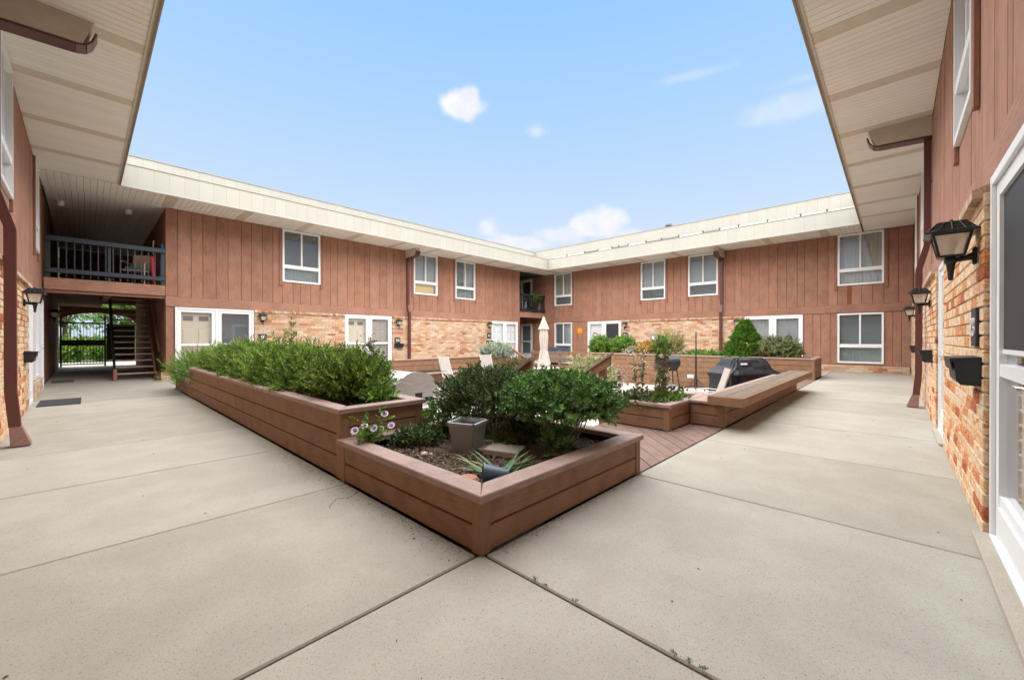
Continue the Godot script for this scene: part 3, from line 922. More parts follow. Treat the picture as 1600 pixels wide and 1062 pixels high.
func build_ground() -> void:
	var gr := put(self, "ground", null, M.earth)
	var b := MB.new()
	b.quad(Vector3(-400, -0.8, -400), Vector3(-400, -0.8, 400), Vector3(400, -0.8, 400), Vector3(400, -0.8, -400))
	gr.mesh = b.done()
	gr.set_meta("kind", "structure")
	var base := put(self, "walkway_base", null, M.joint_dirt)
	b = MB.new()
	b.span(Vector3(-1.0, -0.79, -26.0), Vector3(1.48, -0.016, 0.8))
	b.span(Vector3(1.48, -0.79, -1.64), Vector3(19.4, -0.016, 0.8))
	b.span(Vector3(1.48, -0.79, -20.8), Vector3(19.4, -0.016, -12.75))
	b.span(Vector3(16.18, -0.79, -12.75), Vector3(19.4, -0.016, -1.64))
	base.mesh = b.done()
	base.set_meta("kind", "structure")
	var wk := structure("walkway")
	slab(wk, -0.72, 1.525, -1.68, 0.50)
	var zs := [-1.68, -3.30, -4.86, -6.40, -7.90, -9.50, -11.1, -12.7, -14.2, -15.5, -17.5, -19.5, -21.5, -23.5, -25.6]
	for i in zs.size() - 1:
		slab(wk, -0.74, 1.495 if i < 7 else 1.62, zs[i + 1], zs[i])
	var xs := [1.525, 3.36, 5.10, 6.82, 8.55, 10.3, 12.0, 13.75, 15.5, 17.3, 19.05]
	for i in xs.size() - 1:
		slab(wk, xs[i], xs[i + 1], -1.655, 0.45)
	var z := -1.655
	while z > -12.7:
		var e := maxf(z - 1.75, -12.75)
		slab(wk, 16.18, 19.05, e, z)
		z = e
		if z < -12.7: break
	var x := 1.62
	while x < 19.0:
		var e := minf(x + 1.75, 19.05)
		slab(wk, x, e, -15.34 if x < 16.8 else -20.5, -12.76)
		x = e
	for c in [[Vector3(1.48, 0, -3.06), Vector3(1.36, 0, -2.99), Vector3(1.30, 0, -3.04), Vector3(1.22, 0, -2.96), Vector3(1.19, 0, -2.90)], [Vector3(6.6, 0, -0.95), Vector3(6.75, 0, -0.80), Vector3(6.72, 0, -0.62), Vector3(6.80, 0, -0.45)]]:
		var cm := MB.new()
		for i in c.size() - 1:
			for q in 4:
				var p0: Vector3 = c[i].lerp(c[i + 1], q / 4.0) + Vector3(rng.randfn(), 0, rng.randfn()) * 0.004
				var p1: Vector3 = c[i].lerp(c[i + 1], (q + 1.1) / 4.0) + Vector3(rng.randfn(), 0, rng.randfn()) * 0.004
				var w := (p1 - p0).cross(Vector3.UP).normalized() * 0.0011
				cm.hexa([p0 - w, p0 + w, p1 + w, p1 - w, p0 - w + Vector3(0, 0.0015, 0), p0 + w + Vector3(0, 0.0015, 0), p1 + w + Vector3(0, 0.0015, 0), p1 - w + Vector3(0, 0.0015, 0)])
		put(wk, "crack", cm.done(), M.joint_dirt)
	var pt := structure("patio")
	for i in 4:
		for j in 4:
			var x0 := 2.30 + 3.10 * i
			var z0 := -12.75 + 2.42 * j
			sp(pt, "slab", Vector3(x0 + 0.004, PATIO - 0.1, z0 + 0.004), Vector3(x0 + 3.096, PATIO, z0 + 2.416), M.patio_concrete, 0.006)
	# diagonal deck boards on the two landings
	for d in [[3.42, 5.90, -3.02, -1.668, -2.12, 5.20], [11.62, 14.70, -3.02, -1.668, -3.02, 14.70]]:
		var dk := structure("deck" if d[0] < 5.0 else "far_deck")
		var poly := PackedVector2Array([Vector2(d[0], d[3]), Vector2(d[1], d[3]), Vector2(d[1], d[4]), Vector2(d[5], d[4]), Vector2(d[5], d[2]), Vector2(d[0], d[2])])
		var w := 0.142
		var s: float = (d[0] + d[2]) / sqrt(2.0) - 1.0
		for k in 60:
			# boards run along (1, -1): stripes of constant x + z
			var c: float = s + k * w
			var a := Vector2(1, 1).normalized()
			var t := Vector2(1, -1).normalized()
			var o := a * c
			var m := t * 6.0
			var strip := PackedVector2Array([o - m + t * 7.0 + a * 0.004, o + m + t * 7.0 + a * 0.004, o + m + t * 7.0 + a * (w - 0.004), o - m + t * 7.0 + a * (w - 0.004)])
			for piece in Geometry2D.intersect_polygons(poly, strip):
				if piece.size() < 3: continue
				var mb := MB.new()
				var yb := rng.randf_range(-0.006, -0.002)
				var mid := Vector2.ZERO
				for q in piece: mid += q / piece.size()
				for q in piece.size():
					var p0: Vector2 = piece[q]
					var p1: Vector2 = piece[(q + 1) % piece.size()]
					var f := [Vector3(p0.x, yb - 0.035, p0.y), Vector3(p0.x, yb, p0.y), Vector3(p1.x, yb, p1.y), Vector3(p1.x, yb - 0.035, p1.y)]
					var out: Vector3 = (f[0] + f[2]) / 2.0 - Vector3(mid.x, yb, mid.y)
					if (f[2] - f[0]).cross(f[1] - f[0]).dot(out) >= 0.0: mb.quad(f[0], f[1], f[2], f[3])
					else: mb.quad(f[3], f[2], f[1], f[0])
					if q > 0 and q < piece.size() - 1:
						var t0 := Vector3(piece[0].x, yb, piece[0].y)
						if (f[2] - t0).cross(f[1] - t0).y >= 0.0: mb.tri(t0, f[1], f[2])
						else: mb.tri(t0, f[2], f[1])
				put(dk, "board", mb.done(), M["deck%d" % (rng.randi() % 3)])
		sp(dk, "support", Vector3(d[0] + 0.01, -0.79, d[2] + 0.05), Vector3(d[1] - 0.02, -0.05, d[3] + 0.02), M.joint_dirt)
		for k in 2:
			sp(dk, "step", Vector3(d[0] + 0.05, -0.79, d[2] - 0.28 * (k + 1)), Vector3(d[5] - 0.02, -0.173 * (k + 1), d[2] - 0.28 * k + 0.045), M.wood_x0, 0.006)
	# lawn and verge beyond the gate
	var lw := put(self, "lawn", null, M.lawn)
	b = MB.new()
	b.span(Vector3(-60, -0.79, -90.0), Vector3(60, -0.04, -30.0))
	lw.mesh = b.done()
	lw.set_meta("kind", "structure")
	var pv := put(self, "pavement", null, M.concrete1)
	b = MB.new()
	b.span(Vector3(-12, -0.79, -30.0), Vector3(12, -0.02, -26.01))
	pv.mesh = b.done()
	pv.set_meta("kind", "structure")

# ------------------------------------------------------------------ wooden planters, benches, rails
func board_side(o: Node3D, along_x: bool, a: float, b: float, face: float, out: float, y0: float, y1: float, n: int, wood: String) -> void:
	# one boarded side: n boards stacked, cut to lengths; face is the outer plane, out its outward sign
	var h := (y1 - y0) / n
	var th := 0.036
	for k in n:
		var u := a
		while u < b - 0.01:
			var e := minf(u + 3.66, b)
			if b - e < 0.7: e = b
			var w0 := face - out * th
			var w1 := face + rng.randf_range(-0.002, 0.001)
			var m: Material = M["%s_%s%d" % [wood, "x" if along_x else "z", rng.randi() % 3]]
			var p0 := Vector3(u + 0.001, y0 + h * k + 0.005, w0) if along_x else Vector3(w0, y0 + h * k + 0.005, u + 0.001)
			var p1 := Vector3(e - 0.001, y0 + h * (k + 1) - 0.004, w1) if along_x else Vector3(w1, y0 + h * (k + 1) - 0.004, e - 0.001)
			sp(o, "board", p0, p1, m, 0.006)
			u = e
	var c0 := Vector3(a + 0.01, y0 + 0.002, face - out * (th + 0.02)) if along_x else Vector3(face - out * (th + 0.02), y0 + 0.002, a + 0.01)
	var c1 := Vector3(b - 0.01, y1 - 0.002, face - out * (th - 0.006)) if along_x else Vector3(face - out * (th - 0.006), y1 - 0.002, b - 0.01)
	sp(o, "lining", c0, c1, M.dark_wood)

func planter(label: String, x0: float, x1: float, z0: float, z1: float, top: float, low: Array, n: Array, cap := 0.15, open := [true, true, true, true], soil_drop := 0.07) -> Node3D:
	# low and n: base height and board count of the sides -x, +x, -z, +z; open: which sides are built
	var o := thing("planter_box", label, "planter")
	var y1 := top - 0.042
	if open[0]: board_side(o, false, z0, z1, x0, -1.0, low[0], y1, n[0], "wood")
	if open[1]: board_side(o, false, z0, z1, x1, 1.0, low[1], y1, n[1], "wood")
	if open[2]: board_side(o, true, x0 + 0.002, x1 - 0.002, z0, -1.0, low[2], y1, n[2], "wood")
	if open[3]: board_side(o, true, x0 + 0.002, x1 - 0.002, z1, 1.0, low[3], y1, n[3], "wood")
	for cx in [[x0, -1.0, 0], [x1, 1.0, 1]]:
		for cz in [[z0, -1.0, 2], [z1, 1.0, 3]]:
			if open[cx[2]] and open[cz[2]]:
				var lo: float = minf(low[cx[2]], low[cz[2]])
				sp(o, "corner_post", Vector3(cx[0] + cx[1] * 0.008, lo + 0.001, cz[0] + cz[1] * 0.008), Vector3(cx[0] - cx[1] * 0.07, y1 - 0.001, cz[0] - cz[1] * 0.07), M["wood_y%d" % (rng.randi() % 3)], 0.005)
	var ov := 0.03
	# mitred cap boards
	var X0 := x0 - ov
	var X1 := x1 + ov
	var Z0 := z0 - ov
	var Z1 := z1 + ov
	var defs := [[0, [X0, Z0], [X0, Z1], [X0 + cap, Z1 - cap], [X0 + cap, Z0 + cap]], [1, [X1, Z1], [X1, Z0], [X1 - cap, Z0 + cap], [X1 - cap, Z1 - cap]],
		[2, [X1, Z0], [X0, Z0], [X0 + cap, Z0 + cap], [X1 - cap, Z0 + cap]], [3, [X0, Z1], [X1, Z1], [X1 - cap, Z1 - cap], [X0 + cap, Z1 - cap]]]
	for d in defs:
		if not open[d[0]]: continue
		var mid := Vector2((d[1][0] + d[2][0] + d[3][0] + d[4][0]) / 4.0, (d[1][1] + d[2][1] + d[3][1] + d[4][1]) / 4.0)
		var m := MB.new()
		var lo := []
		var md := []
		var hi := []
		for q in [d[1], d[2], d[3], d[4]]:
			var p := Vector2(q[0], q[1])
			var inw := (mid - p)
			var p1 := p + Vector2(clampf(inw.x, -0.001, 0.001), clampf(inw.y, -0.001, 0.001))
			var p2 := p + Vector2(clampf(inw.x, -0.006, 0.006), clampf(inw.y, -0.006, 0.006))
			lo.append(Vector3(p1.x, y1, p1.y))
			md.append(Vector3(p1.x, top - 0.006, p1.y))
			hi.append(Vector3(p2.x, top, p2.y))
		m.hexa(lo + md)
		for i in 4:
			var j := (i + 1) % 4
			var nn: Vector3 = (md[i] + md[j]) / 2.0 - Vector3(mid.x, top - 0.05, mid.y)
			if (hi[j] - md[i]).cross(hi[i] - md[i]).dot(nn) >= 0.0: m.quad(md[i], hi[i], hi[j], md[j])
			else: m.quad(md[j], hi[j], hi[i], md[i])
		if (hi[2] - hi[0]).cross(hi[1] - hi[0]).y >= 0.0: m.quad(hi[0], hi[1], hi[2], hi[3])
		else: m.quad(hi[3], hi[2], hi[1], hi[0])
		put(o, "cap_board", m.done(), M["cap_%s%d" % ["z" if d[0] < 2 else "x", rng.randi() % 3]])
	# soil: an uneven sheet
	var so := MB.new()
	var nz := FastNoiseLite.new()
	nz.seed = int(x0 * 100)
	nz.frequency = 1.6
	var nx := int(clampf((x1 - x0) / 0.06, 6, 60))
	var nzz := int(clampf((z1 - z0) / 0.06, 6, 160))
	var H := func(i: int, j: int) -> Vector3:
		var x := lerpf(x0 + 0.04, x1 - 0.04, float(i) / nx)
		var z := lerpf(z0 + 0.04, z1 - 0.04, float(j) / nzz)
		return Vector3(x, top - 0.05 - soil_drop + nz.get_noise_2d(x, z) * 0.03 + nz.get_noise_2d(x * 7, z * 7) * 0.016, z)
	for i in nx:
		for j in nzz:
			so.quad(H.call(i, j), H.call(i, j + 1), H.call(i + 1, j + 1), H.call(i + 1, j))
	put(o, "soil", so.done(), M.soil)
	return o

func build_wood() -> void:
	var G := PATIO
	planter("low brown planter box at the near corner with the grey pot in it", 1.50, 3.40, -3.42, -1.655, 0.345, [0.0, 0.0, G, 0.0], [2, 2, 4, 2], 0.155, [true, true, true, true], 0.06)
	planter("long tall brown planter box filled with the green hedge", 1.503, 2.32, -10.60, -3.44, 0.60, [0.0, G, 0.3, 0.30], [3, 5, 2, 2], 0.14)
	planter("short low end of the long planter holding the light green juniper", 1.505, 2.32, -12.52, -10.64, 0.315, [0.0, G, 0.0, 0.0], [2, 4, 2, 2], 0.12)
	planter("small brown planter box with tall weeds beside the wooden deck", 5.20, 6.60, -3.02, -2.12, 0.345, [0.0, G, G, 0.0], [2, 4, 4, 2], 0.13)
	planter("wide brown planter box holding the conical spruce by the far walkway", 14.62, 16.15, -9.3, -1.70, 0.62, [G, 0.0, G, 0.0], [6, 3, 6, 3], 0.14)
	planter("brown planter box with silvery plants below the white doors of unit 11", 12.15, 13.25, -13.4, -12.72, 0.42, [0.0, 0.0, 0.0, G], [2, 2, 2, 5], 0.1)
	# bench along the right walkway
	var be := thing("wooden_bench", "long brown wooden bench with a weathered two-plank top", "bench")
	board_side(be, true, 5.92, 11.45, -1.66, 1.0, 0.0, 0.385, 2, "wood")
	board_side(be, false, -2.10, -1.66, 5.90, -1.0, 0.0, 0.30, 2, "wood")
	board_side(be, false, -2.10, -1.66, 11.47, 1.0, 0.0, 0.30, 2, "wood")
	board_side(be, true, 5.92, 11.45, -2.12, -1.0, G, 0.30, 4, "wood")
	sp(be, "corner_post", Vector3(5.885, 0.001, -1.735), Vector3(5.96, 0.384, -1.648), M.wood_y1, 0.005)
	sp(be, "frame", Vector3(5.86, 0.30, -1.80), Vector3(11.4, 0.40, -1.70), M.wood_x1, 0.005)
	sp(be, "cap_board", Vector3(5.87, 0.302, -2.14), Vector3(11.47, 0.34, -1.81), M.cap_x1, 0.005)
	for k in 2:
		var z0: float = [-1.80, -1.603][k]
		sp(be, "seat_plank", Vector3(5.70, 0.405, z0), Vector3(8.6, 0.45, z0 + 0.193), M["bench_x%d" % (k % 3)], 0.006)
		sp(be, "seat_plank", Vector3(8.604, 0.405, z0), Vector3(11.5, 0.45, z0 + 0.193), M["bench_x%d" % ((k + 1) % 3)], 0.006)
	sp(be, "fascia_board", Vector3(5.69, 0.33, -1.408), Vector3(11.5, 0.449, -1.372), M.wood_x0, 0.006)
	sp(be, "fascia_board", Vector3(5.66, 0.33, -1.80), Vector3(5.695, 0.448, -1.372), M.wood_z0, 0.006)
	# patio bench with a back, below units 10 and 11
	var ba := thing("patio_bench", "brown built-in bench with boarded back before the brick of unit 10", "bench")
	board_side(ba, true, 2.35, 12.10, -12.74, 1.0, 0.0, 0.42, 2, "wood")
	board_side(ba, true, 2.35, 12.10, -12.30, 1.0, G, -0.11, 2, "wood")
	sp(ba, "cap_board", Vector3(2.35, 0.42, -12.86), Vector3(12.12, 0.455, -12.70), M.cap_x0, 0.005)
	for k in 2:
		sp(ba, "seat_plank", Vector3(2.35, -0.105, -12.70 + 0.24 * k), Vector3(12.1, -0.065, -12.47 + 0.24 * k), M["cap_x%d" % k], 0.006)
	# boarded retaining wall and open rail on the far side of the patio
	var fe := thing("wooden_fence", "open brown rail fence beside the closed patio umbrella", "fence")
	for k in 5:
		var z := -12.5 + 0.79 * k
		sp(fe, "post", Vector3(14.60, G, z - 0.05), Vector3(14.70, 0.66, z + 0.05), M["wood_y%d" % (k % 3)], 0.006)
	for y in [-0.05, 0.28, 0.56]:
		sp(fe, "rail", Vector3(14.565, y - 0.07, -12.55), Vector3(14.598, y + 0.07, -9.32), M.wood_z1, 0.005)
	sp(fe, "base_board", Vector3(14.71, G, -12.6), Vector3(14.75, -0.02, -9.32), M.wood_z0)
	# stair rails down to the patio
	for r in [[5.22, "brown sloping stair rail on a post behind the right bush"], [3.47, "brown sloping stair rail on a post between the two bushes"]]:
		var hr := thing("stair_rail", r[1], "handrail", Vector3(r[0], 0, 0), 0.0, "rails of the patio steps")
		var m := MB.new()
		var p := [Vector3(0, 0.93, -2.98), Vector3(0, 0.42, -3.80)]
		for e in [[0.06, 0.0], [-0.06, 0.0]]: pass
		m.hexa([Vector3(-0.02, 0.82, -2.98), Vector3(0.02, 0.82, -2.98), Vector3(0.02, 0.31, -3.80), Vector3(-0.02, 0.31, -3.80), Vector3(-0.02, 0.955, -2.98), Vector3(0.02, 0.955, -2.98), Vector3(0.02, 0.44, -3.80), Vector3(-0.02, 0.44, -3.80)])
		put(hr, "rail", m.done(), M.wood_z2)
		var m2 := MB.new()
		m2.hexa([Vector3(-0.05, 0.957, -2.96), Vector3(0.05, 0.957, -2.96), Vector3(0.05, 0.442, -3.80), Vector3(-0.05, 0.442, -3.80), Vector3(-0.05, 0.99, -2.96), Vector3(0.05, 0.99, -2.96), Vector3(0.05, 0.475, -3.80), Vector3(-0.05, 0.475, -3.80)])
		put(hr, "hand_board", m2.done(), M.cap_z0)
		sp(hr, "post", Vector3(0.022, -0.2, -3.19), Vector3(0.11, 0.80, -3.10), M.wood_y0, 0.005)
		sp(hr, "post", Vector3(0.022, G, -3.75), Vector3(0.11, 0.42, -3.66), M.wood_y1, 0.005)
	var sr := thing("stair_rail", "thin brown stair rail in front of the white doors of unit 11", "handrail", Vector3(13.45, 0, 0), 0.0, "rails of the patio steps")
	var m := MB.new()
	m.hexa([Vector3(-0.04, 0.86, -13.1), Vector3(0.04, 0.86, -13.1), Vector3(0.04, 0.28, -11.95), Vector3(-0.04, 0.28, -11.95), Vector3(-0.04, 0.97, -13.1), Vector3(0.04, 0.97, -13.1), Vector3(0.04, 0.39, -11.95), Vector3(-0.04, 0.39, -11.95)])
	put(sr, "rail", m.done(), M.wood_z0)
	sp(sr, "post", Vector3(-0.04, 0.0, -12.98), Vector3(0.04, 0.88, -12.90), M.wood_y0)
	sp(sr, "post", Vector3(-0.04, G, -12.1), Vector3(0.04, 0.40, -12.02), M.wood_y0)
	var st := structure("patio_steps")
	for k in 3:
		sp(st, "step", Vector3(13.5, -0.79, -12.76), Vector3(14.55, -0.173 * k - 0.01, -12.44 + 0.3 * k), M.bench_x0, 0.006)
	# staircase in the left passage
	var sc := thing("staircase", "open wooden staircase with dark stringers climbing inside the left passage", "stairs")
	for k in 14:
		sp(sc, "tread", Vector3(0.63, 0.185 * (k + 1) - 0.04, -16.42 - 0.245 * k - 0.26), Vector3(1.46, 0.185 * (k + 1), -16.42 - 0.245 * k + 0.02), M.tread_wood, 0.006)
	for e in [[0.575, 0.628, "black_metal"], [1.462, 1.515, "trim_brown"]]:
		m = MB.new()
		m.hexa([Vector3(e[0], 0.0, -16.45), Vector3(e[1], 0.0, -16.45), Vector3(e[1], 0.0, -16.22), Vector3(e[0], 0.0, -16.22), Vector3(e[0], 2.55, -19.95), Vector3(e[1], 2.55, -19.95), Vector3(e[1], 2.70, -19.72), Vector3(e[0], 2.70, -19.72)])
		put(sc, "stringer", m.done(), M[e[2]])
	sp(sc, "newel_post", Vector3(0.555, 0.0, -16.22), Vector3(0.635, 0.32, -16.14), M.trim_brown, 0.005)
	m = MB.new()
	m.tube([Vector3(1.56, 0.85, -16.3), Vector3(1.56, 3.4, -19.7)], [0.03], 8)
	put(sc, "hand_rail", m.done(), M.trim_brown)
	sp(sc, "footing", Vector3(1.44, 0.0, -16.2), Vector3(1.62, 0.14, -15.6), M.trim_brown)
	# gate
	var ga := thing("metal_gate", "black picket gate under the arch at the end of the left passage", "gate", Vector3(0, 0, -25.4))
	for k in 13:
		var x := -0.60 + 0.095 * k
		sp(ga, "picket", Vector3(x - 0.009, 0.10, -0.009), Vector3(x + 0.009, 1.88, 0.009), M.black_metal)
	for y in [[0.08, 0.13], [0.90, 1.14], [1.84, 1.90]]:
		sp(ga, "rail", Vector3(-0.66, y[0], -0.02), Vector3(0.60, y[1], 0.02), M.black_metal)
	for x in [-0.69, 0.62]:
		sp(ga, "post", Vector3(x - 0.03, 0.0, -0.03), Vector3(x + 0.03, 2.2, 0.03), M.black_metal)
	sp(ga, "solid_panel", Vector3(0.66, 0.25, -0.02), Vector3(1.58, 1.86, 0.02), M.black_metal)
	# gallery railing over the passage
	var rl := thing("balcony_railing", "slate blue balcony railing above the left passage", "railing", Vector3(0, 0, -15.32))
	sp(rl, "top_rail", Vector3(-0.67, 3.66, -0.03), Vector3(1.60, 3.785, 0.03), M.rail_blue, 0.008)
	sp(rl, "bottom_rail", Vector3(-0.67, 2.86, -0.03), Vector3(1.60, 2.975, 0.03), M.rail_blue, 0.008)
	for k in 16:
		var x := -0.60 + 0.142 * k
		sp(rl, "baluster", Vector3(x - 0.012, 2.77, -0.05), Vector3(x + 0.012, 3.70, -0.031), M.rail_blue)
	for x in [-0.64, 0.46, 1.57]:
		sp(rl, "post", Vector3(x - 0.03, 2.735, -0.09), Vector3(x + 0.03, 3.75, -0.032), M.rail_blue, 0.004)
	var rc := thing("balcony_railing", "short black balcony railing in the far corner of the courtyard", "railing", Vector3(0, 0, -15.30))
	sp(rc, "top_rail", Vector3(16.87, 3.62, -0.03), Vector3(19.02, 3.75, 0.05), M.black_metal, 0.008)
	sp(rc, "bottom_rail", Vector3(16.87, 2.76, -0.03), Vector3(19.02, 2.90, 0.05), M.black_metal, 0.008)
	for k in 14:
		var x := 16.95 + 0.155 * k
		sp(rc, "baluster", Vector3(x - 0.02, 2.88, -0.02), Vector3(x + 0.02, 3.63, 0.02), M.black_metal)

# ------------------------------------------------------------------ fittings on the walls
const TURN_A := 0.0
const TURN_B := -PI / 2
const TURN_C := PI / 2
const TURN_D := PI

func frustum(b: MB, y0: float, h0: float, y1: float, h1: float, z: float) -> void:
	b.hexa([Vector3(-h0, y0, z - h0), Vector3(h0, y0, z - h0), Vector3(h0, y0, z + h0), Vector3(-h0, y0, z + h0), Vector3(-h1, y1, z - h1), Vector3(h1, y1, z - h1), Vector3(h1, y1, z + h1), Vector3(-h1, y1, z + h1)])

func lantern(at: Vector3, turn: float, label: String, size := 0.86) -> void:
	# at: middle of the wall plate, the lantern hangs in front of it along z
	var o := thing("wall_lantern", label, "wall lamp", at, turn, "black lanterns on the walls")
	o.scale = Vector3.ONE * size
	var z := 0.135
	var b := MB.new()
	b.bevel(Vector3(0, 0, 0.012), Vector3(0.062, 0.135, 0.024), 0.010)
	put(o, "wall_plate", b.done(), M.lantern_black)
	b = MB.new()
	b.tube([Vector3(0, 0.0, 0.02), Vector3(0, -0.012, 0.06), Vector3(0, -0.02, 0.10), Vector3(0, -0.015, z)], [0.030, 0.020, 0.017, 0.020], 8)
	put(o, "arm", b.done(), M.lantern_black)
	b = MB.new()
	b.lathe(Vector3(0, 0, z), [[0.0, -0.175], [0.014, -0.17], [0.020, -0.10], [0.028, -0.045], [0.038, -0.03], [0.038, -0.012], [0.03, 0.0], [0.0, 0.002]], 10)
	put(o, "tail", b.done(), M.lantern_black)
	b = MB.new()
	frustum(b, 0.0, 0.070, 0.016, 0.072, z)
	for sx in [-1.0, 1.0]:
		for sz in [-1.0, 1.0]:
			b.tube([Vector3(sx * 0.066, 0.012, z + sz * 0.066), Vector3(sx * 0.100, 0.176, z + sz * 0.100)], [0.009], 5)
	frustum(b, 0.168, 0.106, 0.180, 0.108, z)
	put(o, "cage", b.done(), M.lantern_black)
	b = MB.new()
	frustum(b, 0.017, 0.064, 0.166, 0.096, z)
	put(o, "glass", b.done(), M.lantern_glass)
	b = MB.new()
	b.lathe(Vector3(0, 0, z), [[0.018, 0.02], [0.022, 0.05], [0.034, 0.08], [0.030, 0.11], [0.0, 0.125]], 10)
	put(o, "bulb", b.done(), M.bulb)
	b = MB.new()
	frustum(b, 0.176, 0.145, 0.190, 0.145, z)
	frustum(b, 0.190, 0.138, 0.215, 0.098, z)
	frustum(b, 0.215, 0.098, 0.262, 0.078, z)
	for k in 4:
		var w := TAU * k / 4.0
		for s in [-0.5, 0.0, 0.5]:
			b.tube([Vector3(cos(w) * 0.140 - sin(w) * 0.14 * s, 0.193, z + sin(w) * 0.140 + cos(w) * 0.14 * s), Vector3(cos(w) * 0.080 - sin(w) * 0.08 * s, 0.262, z + sin(w) * 0.080 + cos(w) * 0.08 * s)], [0.005], 4)
	frustum(b, 0.262, 0.082, 0.270, 0.07, z)
	b.lathe(Vector3(0, 0, z), [[0.012, 0.268], [0.016, 0.28], [0.010, 0.294], [0.0, 0.298]], 8)
	put(o, "roof", b.done(), M.lantern_black)

func mailbox(at: Vector3, turn: float, label: String, w := 0.38) -> void:
	# at: middle of the back, bottom edge
	var o := thing("mailbox", label, "mailbox", at, turn, "black mailboxes on the walls")
	var b := MB.new()
	var prof := [Vector2(0.0, 0.0), Vector2(0.085, 0.004), Vector2(0.105, 0.03), Vector2(0.11, 0.09), Vector2(0.12, 0.165), Vector2(0.0, 0.175)]
	var h := w / 2.0
	for i in prof.size():
		var p: Vector2 = prof[i]
		var q: Vector2 = prof[(i + 1) % prof.size()]
		b.quad(Vector3(-h, p.y, p.x), Vector3(-h, q.y, q.x), Vector3(h, q.y, q.x), Vector3(h, p.y, p.x))
	for i in range(1, prof.size() - 1):
		for s in [-1.0, 1.0]:
			var t := [Vector3(s * h, prof[0].y, prof[0].x), Vector3(s * h, prof[i].y, prof[i].x), Vector3(s * h, prof[i + 1].y, prof[i + 1].x)]
			if (t[2] - t[0]).cross(t[1] - t[0]).x * s >= 0.0: b.tri(t[0], t[1], t[2])
			else: b.tri(t[2], t[1], t[0])
	put(o, "box", b.done(), M.lantern_black)
	b = MB.new()
	b.hexa([Vector3(-h - 0.006, 0.168, 0.0), Vector3(h + 0.006, 0.168, 0.0), Vector3(h + 0.006, 0.150, 0.130), Vector3(-h - 0.006, 0.150, 0.130), Vector3(-h - 0.006, 0.182, 0.0), Vector3(h + 0.006, 0.182, 0.0), Vector3(h + 0.006, 0.172, 0.134), Vector3(-h - 0.006, 0.172, 0.134)])
	b.hexa([Vector3(-h - 0.006, 0.095, 0.118), Vector3(h + 0.006, 0.095, 0.118), Vector3(h + 0.006, 0.095, 0.124), Vector3(-h - 0.006, 0.095, 0.124), Vector3(-h - 0.006, 0.160, 0.128), Vector3(h + 0.006, 0.160, 0.128), Vector3(h + 0.006, 0.160, 0.134), Vector3(-h - 0.006, 0.160, 0.134)])
	put(o, "lid", b.done(), M.lantern_black)

func plaque(at: Vector3, turn: float, text: String, label: String, s := Vector2(0.17, 0.22)) -> void:
	var o := thing("house_number", label, "house number", at, turn, "house number plaques")
	bx(o, "plate", Vector3(0, 0, 0.008), Vector3(s.x, s.y, 0.016), M.plaque, 0.003)
	var t := TextMesh.new()
	var f := SystemFont.new()
	f.font_names = PackedStringArray(["Droid Serif"])
	f.font_weight = 700
	t.font = f
	t.text = text
	t.font_size = 64
	t.pixel_size = 0.115 / 46.0
	t.depth = 0.006
	put(o, "numeral", t, M.numeral, Vector3(0, 0, 0.019))

